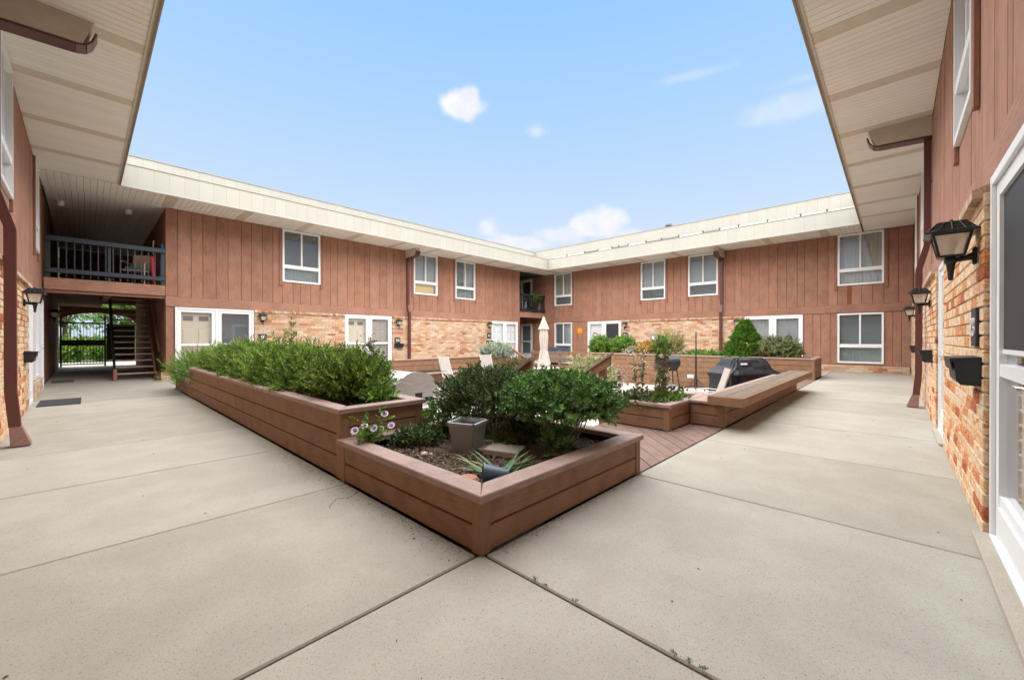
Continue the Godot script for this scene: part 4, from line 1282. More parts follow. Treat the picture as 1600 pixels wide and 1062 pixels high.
func downspout(at: Vector3, turn: float, label: String, foot := true, out := 0.10, jog := 2.36) -> void:
	var o := thing("downspout", label, "downspout", at, turn, "brown downspouts")
	# ribbed rectangular pipe: down the siding, a jog out past the brick ledge, down to a kicked foot
	var path := [Vector3(0, 4.62, 0.055), Vector3(0, jog + 0.42, 0.055), Vector3(0, jog, 0.055 + out), Vector3(0, 0.62, 0.055 + out), Vector3(0, 0.22, 0.085 + out), Vector3(0, 0.05, 0.115 + out)]
	if not foot: path = [Vector3(0, 4.62, 0.055), Vector3(0, jog + 0.30, 0.055), Vector3(0, jog, 0.055 + out), Vector3(0, 0.03, 0.055 + out)]
	var b := MB.new()
	var hw := 0.056
	var hd := 0.044
	var ring := []
	for k in 5:
		ring.append(Vector2(-hw + 2 * hw * k / 4.0, hd if k % 2 == 0 else hd - 0.007))
	for k in 5:
		ring.append(Vector2(hw - 2 * hw * k / 4.0, -hd if k % 2 == 0 else -hd + 0.007))
	var n := path.size()
	var last := n - 1
	for i in n - 1:
		if foot and i == last - 1: break
		var a: Vector3 = path[i]
		var c: Vector3 = path[i + 1]
		for k in ring.size():
			var p: Vector2 = ring[k]
			var q: Vector2 = ring[(k + 1) % ring.size()]
			b.quad(a + Vector3(p.x, 0, p.y), a + Vector3(q.x, 0, q.y), c + Vector3(q.x, 0, q.y), c + Vector3(p.x, 0, p.y))
	put(o, "pipe", b.done(), M.downspout)
	if foot:
		var f := MB.new()
		var p0: Vector3 = path[last - 1]
		f.hexa([Vector3(-0.085, 0.012, p0.z - 0.03), Vector3(0.085, 0.012, p0.z - 0.03), Vector3(0.085, 0.012, p0.z + 0.12), Vector3(-0.085, 0.012, p0.z + 0.12),
			Vector3(-0.055, p0.y + 0.01, p0.z - 0.042), Vector3(0.055, p0.y + 0.01, p0.z - 0.042), Vector3(0.055, p0.y + 0.01, p0.z + 0.046), Vector3(-0.055, p0.y + 0.01, p0.z + 0.046)])
		put(o, "foot", f.done(), M.downspout_foot)
	for y in [3.9, jog + 0.50]:
		sp(o, "strap", Vector3(-0.055, y - 0.015, 0.002), Vector3(0.055, y + 0.015, 0.095), M.downspout)
	# boxed scupper fin under the soffit with its gutter lip
	var s := MB.new()
	s.hexa([Vector3(-0.10, 4.66, 0.0), Vector3(0.10, 4.66, 0.0), Vector3(0.10, 4.70, 0.72), Vector3(-0.10, 4.70, 0.72), Vector3(-0.10, 4.998, 0.0), Vector3(0.10, 4.998, 0.0), Vector3(0.10, 4.998, 0.82), Vector3(-0.10, 4.998, 0.82)])
	put(o, "scupper_box", s.done(), M.bracket_cream)
	var l := MB.new()
	for sx in [-0.105, 0.105]:
		pass
	var lip := [Vector3(0, 4.645, 0.0), Vector3(0, 4.685, 0.66), Vector3(0, 4.71, 0.74), Vector3(0, 4.77, 0.79), Vector3(0, 4.88, 0.825)]
	for i in lip.size() - 1:
		var a: Vector3 = lip[i]
		var c: Vector3 = lip[i + 1]
		var t := (c - a).normalized()
		var nn := Vector3(0, -t.z, t.y) * 0.022
		l.hexa([a + nn + Vector3(-0.11, 0, 0), a + nn + Vector3(0.11, 0, 0), a + Vector3(0.11, 0, 0), a + Vector3(-0.11, 0, 0), c + nn + Vector3(-0.11, 0, 0), c + nn + Vector3(0.11, 0, 0), c + Vector3(0.11, 0, 0), c + Vector3(-0.11, 0, 0)])
	put(o, "gutter_lip", l.done(), M.downspout)

func build_fittings() -> void:
	lantern(Vector3(4.05, 1.80, -15.275), TURN_A, "small black wall lantern above the plaque with a nine")
	lantern(Vector3(9.10, 1.78, -15.275), TURN_A, "small black wall lantern above the plaque with a ten")
	lantern(Vector3(14.38, 1.80, -15.275), TURN_A, "small black wall lantern left of the white doors of unit 11")
	lantern(Vector3(18.985, 1.80, -9.98), TURN_B, "small black wall lantern right of the door with the wreath")
	lantern(Vector3(18.985, 1.78, -4.83), TURN_B, "small black wall lantern above the tip of the conical spruce")
	lantern(Vector3(-0.655, 1.76, -9.86), TURN_C, "black wall lantern on the left brick wall beside the downspout")
	lantern(Vector3(-0.745, 1.85, -18.6), TURN_C, "pale lantern on the wall inside the left passage")
	lantern(Vector3(3.95, 1.735, 0.385), TURN_D, "large nearest black lantern above the number 23 plaque")
	lantern(Vector3(8.62, 1.72, 0.385), TURN_D, "black lantern in front of the right downspout")
	lantern(Vector3(14.3, 1.78, 0.385), TURN_D, "farthest black lantern on the right brick wall")
	mailbox(Vector3(9.13, 0.82, -15.278), TURN_A, "black mailbox under the number 10 plaque")
	mailbox(Vector3(14.40, 0.93, -15.278), TURN_A, "black mailbox left of the white doors of unit 11")
	mailbox(Vector3(18.988, 0.93, -9.96), TURN_B, "black mailbox right of the door with the wreath")
	mailbox(Vector3(-0.658, 0.82, -10.1), TURN_C, "black mailbox on the left brick wall by the door mat")
	mailbox(Vector3(3.99, 0.905, 0.388), TURN_D, "large nearest black mailbox on the right brick wall", 0.40)
	mailbox(Vector3(8.36, 0.86, 0.388), TURN_D, "black mailbox hanging before the right downspout", 0.30)
	mailbox(Vector3(13.6, 0.86, 0.388), TURN_D, "farthest black mailbox at the end of the right brick wall", 0.30)
	plaque(Vector3(4.06, 1.25, -15.278), TURN_A, "9", "dark plaque with a white nine beside the leftmost doors", Vector2(0.26, 0.22))
	plaque(Vector3(9.09, 1.13, -15.278), TURN_A, "10", "dark plaque with a white ten by the middle doors", Vector2(0.26, 0.25))
	plaque(Vector3(14.40, 1.36, -15.278), TURN_A, "11", "dark plaque with a white eleven by the white double doors", Vector2(0.26, 0.28))
	plaque(Vector3(18.988, 1.38, -9.99), TURN_B, "13", "dark plaque with a white thirteen beside the wreath door", Vector2(0.26, 0.28))
	plaque(Vector3(3.99, 1.275, 0.388), TURN_D, "23", "tall dark plaque with the white number 23 on the right brick wall", Vector2(0.20, 0.25))
	downspout(Vector3(9.62, 0, -15.35), TURN_A, "brown downspout between unit 10 and the yellow-lit window", false)
	downspout(Vector3(19.06, 0, -5.46), TURN_B, "brown downspout behind the thin black stand", false)
	downspout(Vector3(-0.73, 0, -7.12), TURN_C, "large brown downspout at the left edge with pale foot", true, 0.11, 2.42)
	downspout(Vector3(10.0, 0, 0.46), TURN_D, "brown downspout on the right brick wall with a foot", true, 0.10, 2.40)
	# utility box, sun ornament, outlet
	var ub := thing("utility_box", "grey electrical box on the brick behind the patio plants", "utility box", Vector3(18.985, 0.62, -8.3), TURN_B)
	bx(ub, "housing", Vector3(0, 0.40, 0.06), Vector3(0.62, 0.80, 0.12), M.utility_grey, 0.01)
	bx(ub, "label_plate", Vector3(-0.05, 0.50, 0.124), Vector3(0.36, 0.42, 0.006), M.flash_light)
	var su := thing("sun_ornament", "orange sun plaque on the siding left of the wreath door", "wall ornament", Vector3(19.058, 1.62, -12.82), TURN_B)
	var b := MB.new()
	for k in 12:
		var w := TAU * k / 12.0
		b.hexa([Vector3(cos(w - 0.2) * 0.15, sin(w - 0.2) * 0.15, 0.0), Vector3(cos(w + 0.2) * 0.15, sin(w + 0.2) * 0.15, 0.0), Vector3(cos(w) * 0.24, sin(w) * 0.24, 0.0), Vector3(cos(w) * 0.235, sin(w) * 0.235, 0.0),
			Vector3(cos(w - 0.2) * 0.15, sin(w - 0.2) * 0.15, 0.02), Vector3(cos(w + 0.2) * 0.15, sin(w + 0.2) * 0.15, 0.02), Vector3(cos(w) * 0.24, sin(w) * 0.24, 0.015), Vector3(cos(w) * 0.235, sin(w) * 0.235, 0.015)])
	put(su, "rays", b.done(), M.sun_orange)
	b = MB.new()
	b.lathe(Vector3.ZERO, [[0.17, 0.0], [0.17, 0.02], [0.12, 0.045], [0.0, 0.055]], 20)
	put(su, "disc", b.done(), M.sun_orange, Vector3.ZERO, Vector3(PI / 2, 0, 0))
	var ol := thing("outlet_cover", "small white outlet cover on the far brown patio wall", "outlet", Vector3(14.615, -0.12, -5.2), TURN_B)
	bx(ol, "plate", Vector3(0, 0, 0.01), Vector3(0.22, 0.12, 0.02), M.white_paint, 0.004)
	bx(ol, "hood", Vector3(0, 0.02, 0.03), Vector3(0.12, 0.07, 0.03), M.white_paint, 0.006)
	var rv := thing("roof_vent", "small dark vent on the roof of the back right wing", "vent", Vector3(18.6, 6.15, -7.6))
	b = MB.new()
	b.lathe(Vector3.ZERO, [[0.08, 0.0], [0.08, 0.22], [0.17, 0.24], [0.15, 0.32], [0.0, 0.36]], 12)
	put(rv, "cap", b.done(), M.flash_dark)
	for e in [["passage_light", Vector3(0.9, 5.0, -16.4), "small white ceiling light in the upper gallery"], ["passage_light", Vector3(-0.45, 5.0, -16.7), "round ceiling light at the left of the upper gallery"]]:
		var pl := thing(e[0], e[2], "ceiling light", e[1])
		b = MB.new()
		b.lathe(Vector3.ZERO, [[0.0, -0.15], [0.07, -0.145], [0.085, -0.02], [0.06, 0.0]], 14)
		put(pl, "shade", b.done(), M.bulb)

# ------------------------------------------------------------------ furniture on the patio and galleries
func sling_chair(at: Vector3, turn: float, label: String) -> void:
	var o := thing("sling_chair", label, "chair", at, turn, "beige sling chairs on the patio")
	var b := MB.new()
	var line := [Vector3(0, 0.34, 0.30), Vector3(0, 0.30, 0.02), Vector3(0, 0.34, -0.14), Vector3(0, 0.72, -0.27), Vector3(0, 1.06, -0.38)]
	for i in line.size() - 1:
		var a: Vector3 = line[i]
		var c: Vector3 = line[i + 1]
		b.hexa([a + Vector3(-0.24, -0.008, 0), a + Vector3(0.24, -0.008, 0), c + Vector3(0.24, -0.008, -0.006), c + Vector3(-0.24, -0.008, -0.006), a + Vector3(-0.24, 0.006, 0.006), a + Vector3(0.24, 0.006, 0.006), c + Vector3(0.24, 0.006, 0.006), c + Vector3(-0.24, 0.006, 0.006)])
	put(o, "sling", b.done(), M.sling)
	for s in [-1.0, 1.0]:
		b = MB.new()
		b.tube([Vector3(s * 0.26, 0.36, 0.32), Vector3(s * 0.26, 0.32, 0.02), Vector3(s * 0.26, 0.36, -0.15), Vector3(s * 0.26, 0.72, -0.28), Vector3(s * 0.26, 1.07, -0.39)], [0.013], 6)
		put(o, "side_rail", b.done(), M.chrome)
		b = MB.new()
		b.tube([Vector3(s * 0.29, 0.0, 0.30), Vector3(s * 0.29, 0.45, 0.26), Vector3(s * 0.29, 0.56, 0.18), Vector3(s * 0.29, 0.58, 0.0), Vector3(s * 0.29, 0.56, -0.22)], [0.013], 6)
		b.tube([Vector3(s * 0.28, 0.0, -0.34), Vector3(s * 0.28, 0.50, 0.10)], [0.012], 6)
		put(o, "arm_frame", b.done(), M.chrome)

func build_furniture() -> void:
	var G := PATIO
	sling_chair(Vector3(9.1, G, -11.65), 0.15, "beige sling chair below the downspout of unit 10")
	sling_chair(Vector3(11.15, G, -11.75), -0.2, "beige sling chair left of the silvery plants")
	sling_chair(Vector3(9.55, G, -3.0), 0.5 + PI, "beige sling chair with chrome arms against the covered grill")
	# stainless grill behind the tall planter
	var g1 := thing("stainless_grill", "stainless steel gas grill with rounded lid behind the tall planter", "grill", Vector3(3.02, G, -4.62))
	var b := MB.new()
	var prof := []
	for k in 13:
		var w := PI * k / 12.0
		prof.append(Vector2(0.30 * cos(w) + (0.03 if w < 1.2 else 0.0), 0.93 + 0.34 * pow(sin(w), 0.75)))
	for k in 12:
		b.quad(Vector3(prof[k].x, prof[k].y, -0.75), Vector3(prof[k + 1].x, prof[k + 1].y, -0.75), Vector3(prof[k + 1].x, prof[k + 1].y, -0.02), Vector3(prof[k].x, prof[k].y, -0.02))
	put(g1, "lid", b.done(), M.stainless)
	for z in [0.0, -0.79]:
		b = MB.new()
		for k in range(1, 12):
			b.hexa([Vector3(0, 0.93, z - 0.02), Vector3(prof[k].x * 1.03, prof[k].y + 0.012, z - 0.02), Vector3(prof[k + 1].x * 1.03, prof[k + 1].y + 0.012, z - 0.02), Vector3(0.001, 0.93, z - 0.02),
				Vector3(0, 0.93, z + 0.02), Vector3(prof[k].x * 1.03, prof[k].y + 0.012, z + 0.02), Vector3(prof[k + 1].x * 1.03, prof[k + 1].y + 0.012, z + 0.02), Vector3(0.001, 0.93, z + 0.02)])
		b.hexa([Vector3(0, 0.93, z - 0.02), Vector3(prof[0].x * 1.03, 0.93, z - 0.02), Vector3(prof[1].x * 1.03, prof[1].y + 0.012, z - 0.02), Vector3(0.001, 0.93, z - 0.02), Vector3(0, 0.93, z + 0.02), Vector3(prof[0].x * 1.03, 0.93, z + 0.02), Vector3(prof[1].x * 1.03, prof[1].y + 0.012, z + 0.02), Vector3(0.001, 0.93, z + 0.02)])
		put(g1, "lid_end", b.done(), M.stainless)
	sp(g1, "vent_notch", Vector3(-0.02, 0.93, 0.021), Vector3(0.09, 1.0, 0.024), M.black_metal, 0.001)
	sp(g1, "firebox", Vector3(-0.30, 0.74, -0.76), Vector3(0.30, 0.925, -0.02), M.black_metal, 0.01)
	sp(g1, "control_panel", Vector3(0.302, 0.74, -0.78), Vector3(0.36, 0.90, 0.0), M.stainless, 0.006)
	sp(g1, "side_shelf", Vector3(-0.28, 0.84, 0.03), Vector3(0.34, 0.88, 0.42), M.stainless, 0.008)
	sp(g1, "side_shelf", Vector3(-0.28, 0.84, -1.20), Vector3(0.34, 0.88, -0.82), M.stainless, 0.008)
	sp(g1, "cabinet", Vector3(-0.28, 0.10, -0.76), Vector3(0.30, 0.735, -0.02), M.black_metal, 0.01)
	sp(g1, "cabinet_door", Vector3(0.302, 0.12, -0.74), Vector3(0.32, 0.72, -0.04), M.stainless, 0.004)
	b = MB.new()
	b.tube([Vector3(0.33, 1.02, -0.70), Vector3(0.39, 1.02, -0.70), Vector3(0.39, 1.02, -0.08), Vector3(0.33, 1.02, -0.08)], [0.014], 8)
	put(g1, "lid_handle", b.done(), M.chrome)
	for x in [-0.25, 0.26]:
		for z in [-0.70, -0.08]:
			b = MB.new()
			b.lathe(Vector3.ZERO, [[0.0, 0.0], [0.045, 0.0], [0.05, 0.03], [0.045, 0.08], [0.0, 0.1]], 10)
			put(g1, "caster", b.done(), M.black_metal, Vector3(x, 0.0, z))
	# black charcoal grill
	var g2 := thing("charcoal_grill", "small black barrel charcoal grill on wheeled legs", "grill", Vector3(13.15, G, -5.42), -0.75)
	b = MB.new()
	for k in 10:
		var w0 := PI * k / 10.0
		var w1 := PI * (k + 1) / 10.0
		b.quad(Vector3(-0.33, 0.90 + 0.27 * sin(w0), 0.25 * cos(w0)), Vector3(-0.33, 0.90 + 0.27 * sin(w1), 0.25 * cos(w1)), Vector3(0.33, 0.90 + 0.27 * sin(w1), 0.25 * cos(w1)), Vector3(0.33, 0.90 + 0.27 * sin(w0), 0.25 * cos(w0)))
		for s in [-0.33, 0.33]:
			b.tri(Vector3(s, 0.90, 0), Vector3(s, 0.90 + 0.27 * sin(w0), 0.25 * cos(w0)), Vector3(s, 0.90 + 0.27 * sin(w1), 0.25 * cos(w1)))
	put(g2, "lid", b.done(), M.lantern_black)
	b = MB.new()
	b.hexa([Vector3(-0.24, 0.68, -0.15), Vector3(0.24, 0.68, -0.15), Vector3(0.24, 0.68, 0.15), Vector3(-0.24, 0.68, 0.15), Vector3(-0.33, 0.895, -0.25), Vector3(0.33, 0.895, -0.25), Vector3(0.33, 0.895, 0.25), Vector3(-0.33, 0.895, 0.25)])
	put(g2, "bowl", b.done(), M.lantern_black)
	for s in [[-1, -1], [-1, 1], [1, -1], [1, 1]]:
		b = MB.new()
		b.tube([Vector3(s[0] * 0.24, 0.72, s[1] * 0.15), Vector3(s[0] * 0.32, 0.0 if s[0] < 0 else 0.02, s[1] * 0.24)], [0.017], 6)
		put(g2, "leg", b.done(), M.lantern_black)
	for s in [-1.0, 1.0]:
		b = MB.new()
		b.lathe(Vector3.ZERO, [[0.03, -0.02], [0.09, -0.02], [0.09, 0.02], [0.03, 0.02]], 14)
		put(g2, "wheel", b.done(), M.black_metal, Vector3(0.32, 0.092, s * 0.28), Vector3(PI / 2, 0, 0))
	sp(g2, "lower_shelf", Vector3(-0.30, 0.18, -0.20), Vector3(0.30, 0.20, 0.20), M.utility_grey)
	sp(g2, "side_handle", Vector3(-0.60, 0.86, -0.18), Vector3(-0.34, 0.885, 0.18), M.pole_brown)
	# thin stand on a rolling base
	var sd := thing("umbrella_stand", "thin black pole stand on five rolling legs on the patio", "stand", Vector3(13.45, G, -4.62))
	b = MB.new()
	b.tube([Vector3(0, 0.25, 0), Vector3(0, 1.15, 0), Vector3(0, 1.16, 0), Vector3(0, 1.95, 0)], [0.028, 0.028, 0.018, 0.018], 8)
	put(sd, "pole", b.done(), M.black_metal)
	b = MB.new()
	b.lathe(Vector3.ZERO, [[0.0, 0.17], [0.05, 0.18], [0.05, 0.30], [0.038, 0.44], [0.0, 0.44]], 10)
	put(sd, "hub", b.done(), M.black_metal)
	for k in 5:
		var w := TAU * k / 5.0 + 0.3
		var d := Vector3(cos(w), 0, sin(w))
		b = MB.new()
		b.tube([d * 0.04 + Vector3(0, 0.22, 0), d * 0.28 + Vector3(0, 0.17, 0), d * 0.44 + Vector3(0, 0.08, 0)], [0.017, 0.014, 0.012], 6)
		b.tube([d * 0.04 + Vector3(0, 0.42, 0), d * 0.33 + Vector3(0, 0.155, 0)], [0.008], 5)
		var lg := put(sd, "leg", b.done(), M.black_metal)
		b = MB.new()
		b.lathe(Vector3.ZERO, [[0.0, -0.012], [0.03, -0.012], [0.03, 0.012], [0.0, 0.012]], 10)
		put(lg, "caster", b.done(), M.black_metal, d * 0.45 + Vector3(0, 0.03, 0), Vector3(PI / 2, 0.4 * k, 0))
	# covered grill behind the bench
	var cv := thing("covered_grill", "large gas grill under a dark grey fabric cover behind the bench", "grill", Vector3(11.5, G, -2.80), -0.5)
	b = MB.new()
	var nzz := FastNoiseLite.new()
	nzz.frequency = 2.2
	var rows := []
	var hs := [[0.0, 0.80, 0.36], [0.15, 0.79, 0.36], [0.30, 0.80, 0.365], [0.45, 0.79, 0.355], [0.60, 0.78, 0.355], [0.74, 0.80, 0.37], [0.84, 0.86, 0.40], [0.875, 0.86, 0.39], [0.95, 0.72, 0.34], [1.04, 0.60, 0.31], [1.13, 0.54, 0.28], [1.20, 0.50, 0.25], [1.235, 0.44, 0.20], [1.24, 0.0, 0.0]]
	var nk := 72
	for i in hs.size():
		var ring := []
		for k in nk:
			var w := TAU * k / nk
			var cx := signf(cos(w)) * pow(absf(cos(w)), 0.28)
			var cz := signf(sin(w)) * pow(absf(sin(w)), 0.28)
			var p := Vector3(cx * hs[i][1], hs[i][0], cz * hs[i][2])
			var fold := nzz.get_noise_3d(p.x * 2.0, p.y * 0.8, p.z * 2.0) * 0.07 + nzz.get_noise_3d(p.x * 6.0, p.y * 3.0, p.z * 6.0 + 9.0) * 0.035 + sin(w * 13.0 + hs[i][0] * 3.0) * 0.012
			p += Vector3(cx, 0.35 * float(i > 8), cz) * fold
			ring.append(p)
		rows.append(ring)
	for i in hs.size() - 1:
		for k in nk:
			var k1 := (k + 1) % nk
			b.quad(rows[i][k], rows[i][k1], rows[i + 1][k1], rows[i + 1][k])
	put(cv, "cover", b.done(), M.cover_cloth)
	bx(cv, "label_patch", Vector3(-0.30, 1.10, 0.305), Vector3(0.20, 0.05, 0.008), M.flash_light).rotation.x = -0.35
	# closed patio umbrella with its table
	var um := thing("patio_umbrella", "closed beige patio umbrella standing in the white table", "umbrella", Vector3(12.5, G, -10.1))
	b = MB.new()
	b.tube([Vector3(0, 0.04, 0), Vector3(0, 2.60, 0)], [0.022], 8)
	put(um, "pole", b.done(), M.pole_brown)
	for seg in [[[0.02, 2.60], [0.17, 2.16], [0.20, 2.10], [0.17, 2.085]], [[0.13, 2.12], [0.165, 1.80], [0.15, 1.50], [0.13, 1.28], [0.16, 1.15], [0.19, 0.95], [0.24, 0.72], [0.20, 0.64], [0.14, 0.78]]]:
		b = MB.new()
		for i in seg.size() - 1:
			for k in 28:
				var q := []
				for e in [[i, k], [i, k + 1], [i + 1, k + 1], [i + 1, k]]:
					var w: float = TAU * e[1] / 28.0
					var rr: float = 0.98 * seg[e[0]][0] * (1.0 + 0.2 * sin(w * 7.0 + seg[e[0]][1] * 1.5))
					q.append(Vector3(cos(w) * rr, seg[e[0]][1] + (0.05 * sin(w * 3.0) if seg[e[0]][1] < 0.8 else 0.0), sin(w) * rr))
				b.quad(q[0], q[3], q[2], q[1])
		put(um, "canopy" if seg.size() > 4 else "vent_cap", b.done(), M.umbrella_cloth)
	b = MB.new()
	b.lathe(Vector3.ZERO, [[0.25, 0.0], [0.25, 0.05], [0.06, 0.09], [0.04, 0.3], [0.024, 0.31]], 18)
	put(um, "base", b.done(), M.black_metal)
	var tb := thing("patio_table", "round white patio table under the closed umbrella", "table", Vector3(12.5, G, -10.1))
	b = MB.new()
	b.lathe(Vector3.ZERO, [[0.03, 0.55], [0.62, 0.55], [0.63, 0.565], [0.62, 0.58], [0.03, 0.58]], 28)
	put(tb, "tabletop", b.done(), M.table_white)
	for k in 4:
		var w := TAU * k / 4.0 + 0.4
		b = MB.new()
		b.tube([Vector3(cos(w) * 0.5, 0.55, sin(w) * 0.5), Vector3(cos(w) * 0.45, 0.0, sin(w) * 0.45)], [0.02], 6)
		put(tb, "leg", b.done(), M.table_white)
	var bn := thing("storage_bin", "dark lidded bin behind the wooden fence", "bin", Vector3(16.4, 0, -12.35))
	sp(bn, "body", Vector3(-0.36, 0.0, -0.30), Vector3(0.36, 0.62, 0.30), M.utility_grey, 0.02)
	b = MB.new()
	b.hexa([Vector3(-0.42, 0.62, -0.36), Vector3(0.42, 0.62, -0.36), Vector3(0.42, 0.62, 0.36), Vector3(-0.42, 0.62, 0.36), Vector3(-0.30, 0.76, -0.24), Vector3(0.30, 0.76, -0.24), Vector3(0.30, 0.76, 0.24), Vector3(-0.30, 0.76, 0.24)])
	put(bn, "lid", b.done(), M.flower_pot_navy)
	# things on the upper gallery
	var F := 2.72
	var gc := thing("gallery_chair", "tan metal chair with teal cushion on the upper gallery", "chair", Vector3(1.05, F, -15.75), -0.5)
	for s in [-1.0, 1.0]:
		b = MB.new()
		b.tube([Vector3(s * 0.27, 0.0, 0.26), Vector3(s * 0.27, 0.60, 0.26), Vector3(s * 0.27, 0.66, 0.18), Vector3(s * 0.27, 0.64, -0.24), Vector3(s * 0.27, 0.0, -0.30)], [0.018], 7)
		put(gc, "arm_frame", b.done(), M.chair_tan)
	sp(gc, "seat", Vector3(-0.25, 0.38, -0.22), Vector3(0.25, 0.42, 0.25), M.chair_tan, 0.008)
	sp(gc, "cushion", Vector3(-0.22, 0.42, -0.20), Vector3(0.22, 0.50, 0.22), M.teal_cushion, 0.03)
	var bk := sp(gc, "backrest", Vector3(-0.25, 0.45, -0.30), Vector3(0.25, 0.92, -0.27), M.chair_tan, 0.008)
	bk.rotation.x = -0.15
	for e in [["red foam pool noodle leaning on the gallery railing", "noodle_red", 1.38, -0.05], ["blue foam pool noodle leaning at the end of the gallery railing", "noodle_blue", 1.53, 0.03]]:
		var nd := thing("pool_noodle", e[0], "pool noodle", Vector3(e[2], F, -15.52), 0.0, "pool noodles on the gallery")
		b = MB.new()
		b.tube([Vector3(0, 0.0, 0), Vector3(e[3] * 0.4, 0.4, -0.005), Vector3(e[3], 0.85 if e[1] == "noodle_red" else 1.22, 0.0)], [0.035], 10)
		put(nd, "foam", b.done(), M[e[1]])
	var br := thing("broom", "thin pale stick leaning behind the red pool noodle", "broom", Vector3(1.40, F, -15.66))
	b = MB.new()
	b.tube([Vector3(0.02, 0.0, 0), Vector3(-0.03, 1.15, 0.02), Vector3(-0.02, 1.32, 0.02)], [0.012, 0.012, 0.018], 6)
	put(br, "stick", b.done(), M.paver)
	# door mats
	var dm := thing("door_mat", "dark grey door mat on the left walkway", "door mat", Vector3(-0.32, 0.002, -11.42))
	bx(dm, "pile", Vector3(0, 0.007, 0), Vector3(0.54, 0.013, 1.02), M.door_mat, 0.004)
	var dm2 := thing("door_mat", "brown door mat at the mouth of the left passage", "door mat", Vector3(-0.42, 0.002, -16.8))
	bx(dm2, "pile", Vector3(0, 0.01, 0), Vector3(0.42, 0.02, 0.7), M.mat_brown, 0.004)

# ------------------------------------------------------------------ plants
func sprig(kind: String) -> ArrayMesh:
	if mesh_cache.has("sprig " + kind): return mesh_cache["sprig " + kind]
	var b := MB.new()
	var r := RandomNumberGenerator.new()
	r.seed = kind.hash()
	var n := 11
	var ln := 0.034
	var wd := 0.017
	var stem := 0.085
	var open := 0.95
	match kind:
		"broad": n = 10; ln = 0.040; wd = 0.022; stem = 0.075; open = 1.15
		"needle": n = 22; ln = 0.042; wd = 0.004; stem = 0.11; open = 0.6
		"spruce": n = 26; ln = 0.05; wd = 0.012; stem = 0.10; open = 0.9
		"big": n = 9; ln = 0.085; wd = 0.045; stem = 0.16; open = 1.0
		"tree": n = 12; ln = 0.16; wd = 0.10; stem = 0.40; open = 1.2
		"dusty": n = 10; ln = 0.09; wd = 0.022; stem = 0.12; open = 0.7
	b.col = Color(0.8, 0.7, 0.55)
	b.tube([Vector3.ZERO, Vector3(0, stem, 0)], [0.0016, 0.0008], 3, false)
	for i in n:
		var t := (i + 0.6) / n
		var w := i * 2.4 + r.randf() * 0.5
		var up := lerpf(open, 0.25, t * t) + r.randf_range(-0.15, 0.15)
		var dir := Vector3(cos(w) * sin(up), cos(up), sin(w) * sin(up))
		var side := dir.cross(Vector3.UP)
		if side.length() < 0.05: side = Vector3.RIGHT
		side = side.normalized()
		side = side.rotated(dir, r.randf_range(-0.5, 0.5))
		var nrm := side.cross(dir).normalized()
		var base := Vector3(0, stem * t, 0)
		var L := ln * r.randf_range(0.75, 1.1) * (1.0 - 0.25 * t)
		var tip := base + dir * L - nrm * L * 0.12
		var mid := base + dir * L * 0.5
		var lft := mid + side * wd * 0.5 + nrm * wd * 0.18
		var rgt := mid - side * wd * 0.5 + nrm * wd * 0.18
		var v := r.randf_range(0.75, 1.15)
		b.col = Color(v, v, v * r.randf_range(0.85, 1.05))
		if kind == "needle":
			b.tri(base + side * wd * 0.5, tip, base - side * wd * 0.5)
		else:
			b.tri(base, lft, tip)
			b.tri(base, tip, rgt)
	mesh_cache["sprig " + kind] = b.done()
	return mesh_cache["sprig " + kind]

func foliage(parent: Node3D, called: String, kind: String, at: Array, m := "leaf") -> void:
	# at: [position, direction, scale, colour]
	var mm := MultiMesh.new()
	mm.transform_format = MultiMesh.TRANSFORM_3D
	mm.use_colors = true
	mm.mesh = sprig(kind)
	mm.instance_count = at.size()
	for i in at.size():
		var y: Vector3 = at[i][1].normalized()
		var x := y.cross(Vector3(rng.randf() - 0.5, rng.randf() - 0.5, rng.randf() - 0.5)).normalized()
		var z := x.cross(y)
		var s: float = at[i][2]
		mm.set_instance_transform(i, Transform3D(Basis(x * s, y * s, z * s), at[i][0]))
		mm.set_instance_color(i, at[i][3])
	var o := MultiMeshInstance3D.new()
	o.name = called
	o.multimesh = mm
	o.material_override = M[m]
	o.set_meta("kind", "stuff")
	parent.add_child(o, true)

func tint(palette: Array) -> Color:
	var a: Color = palette[rng.randi() % palette.size()]
	var b: Color = palette[rng.randi() % palette.size()]
	return a.lerp(b, rng.randf()) * rng.randf_range(0.8, 1.2)

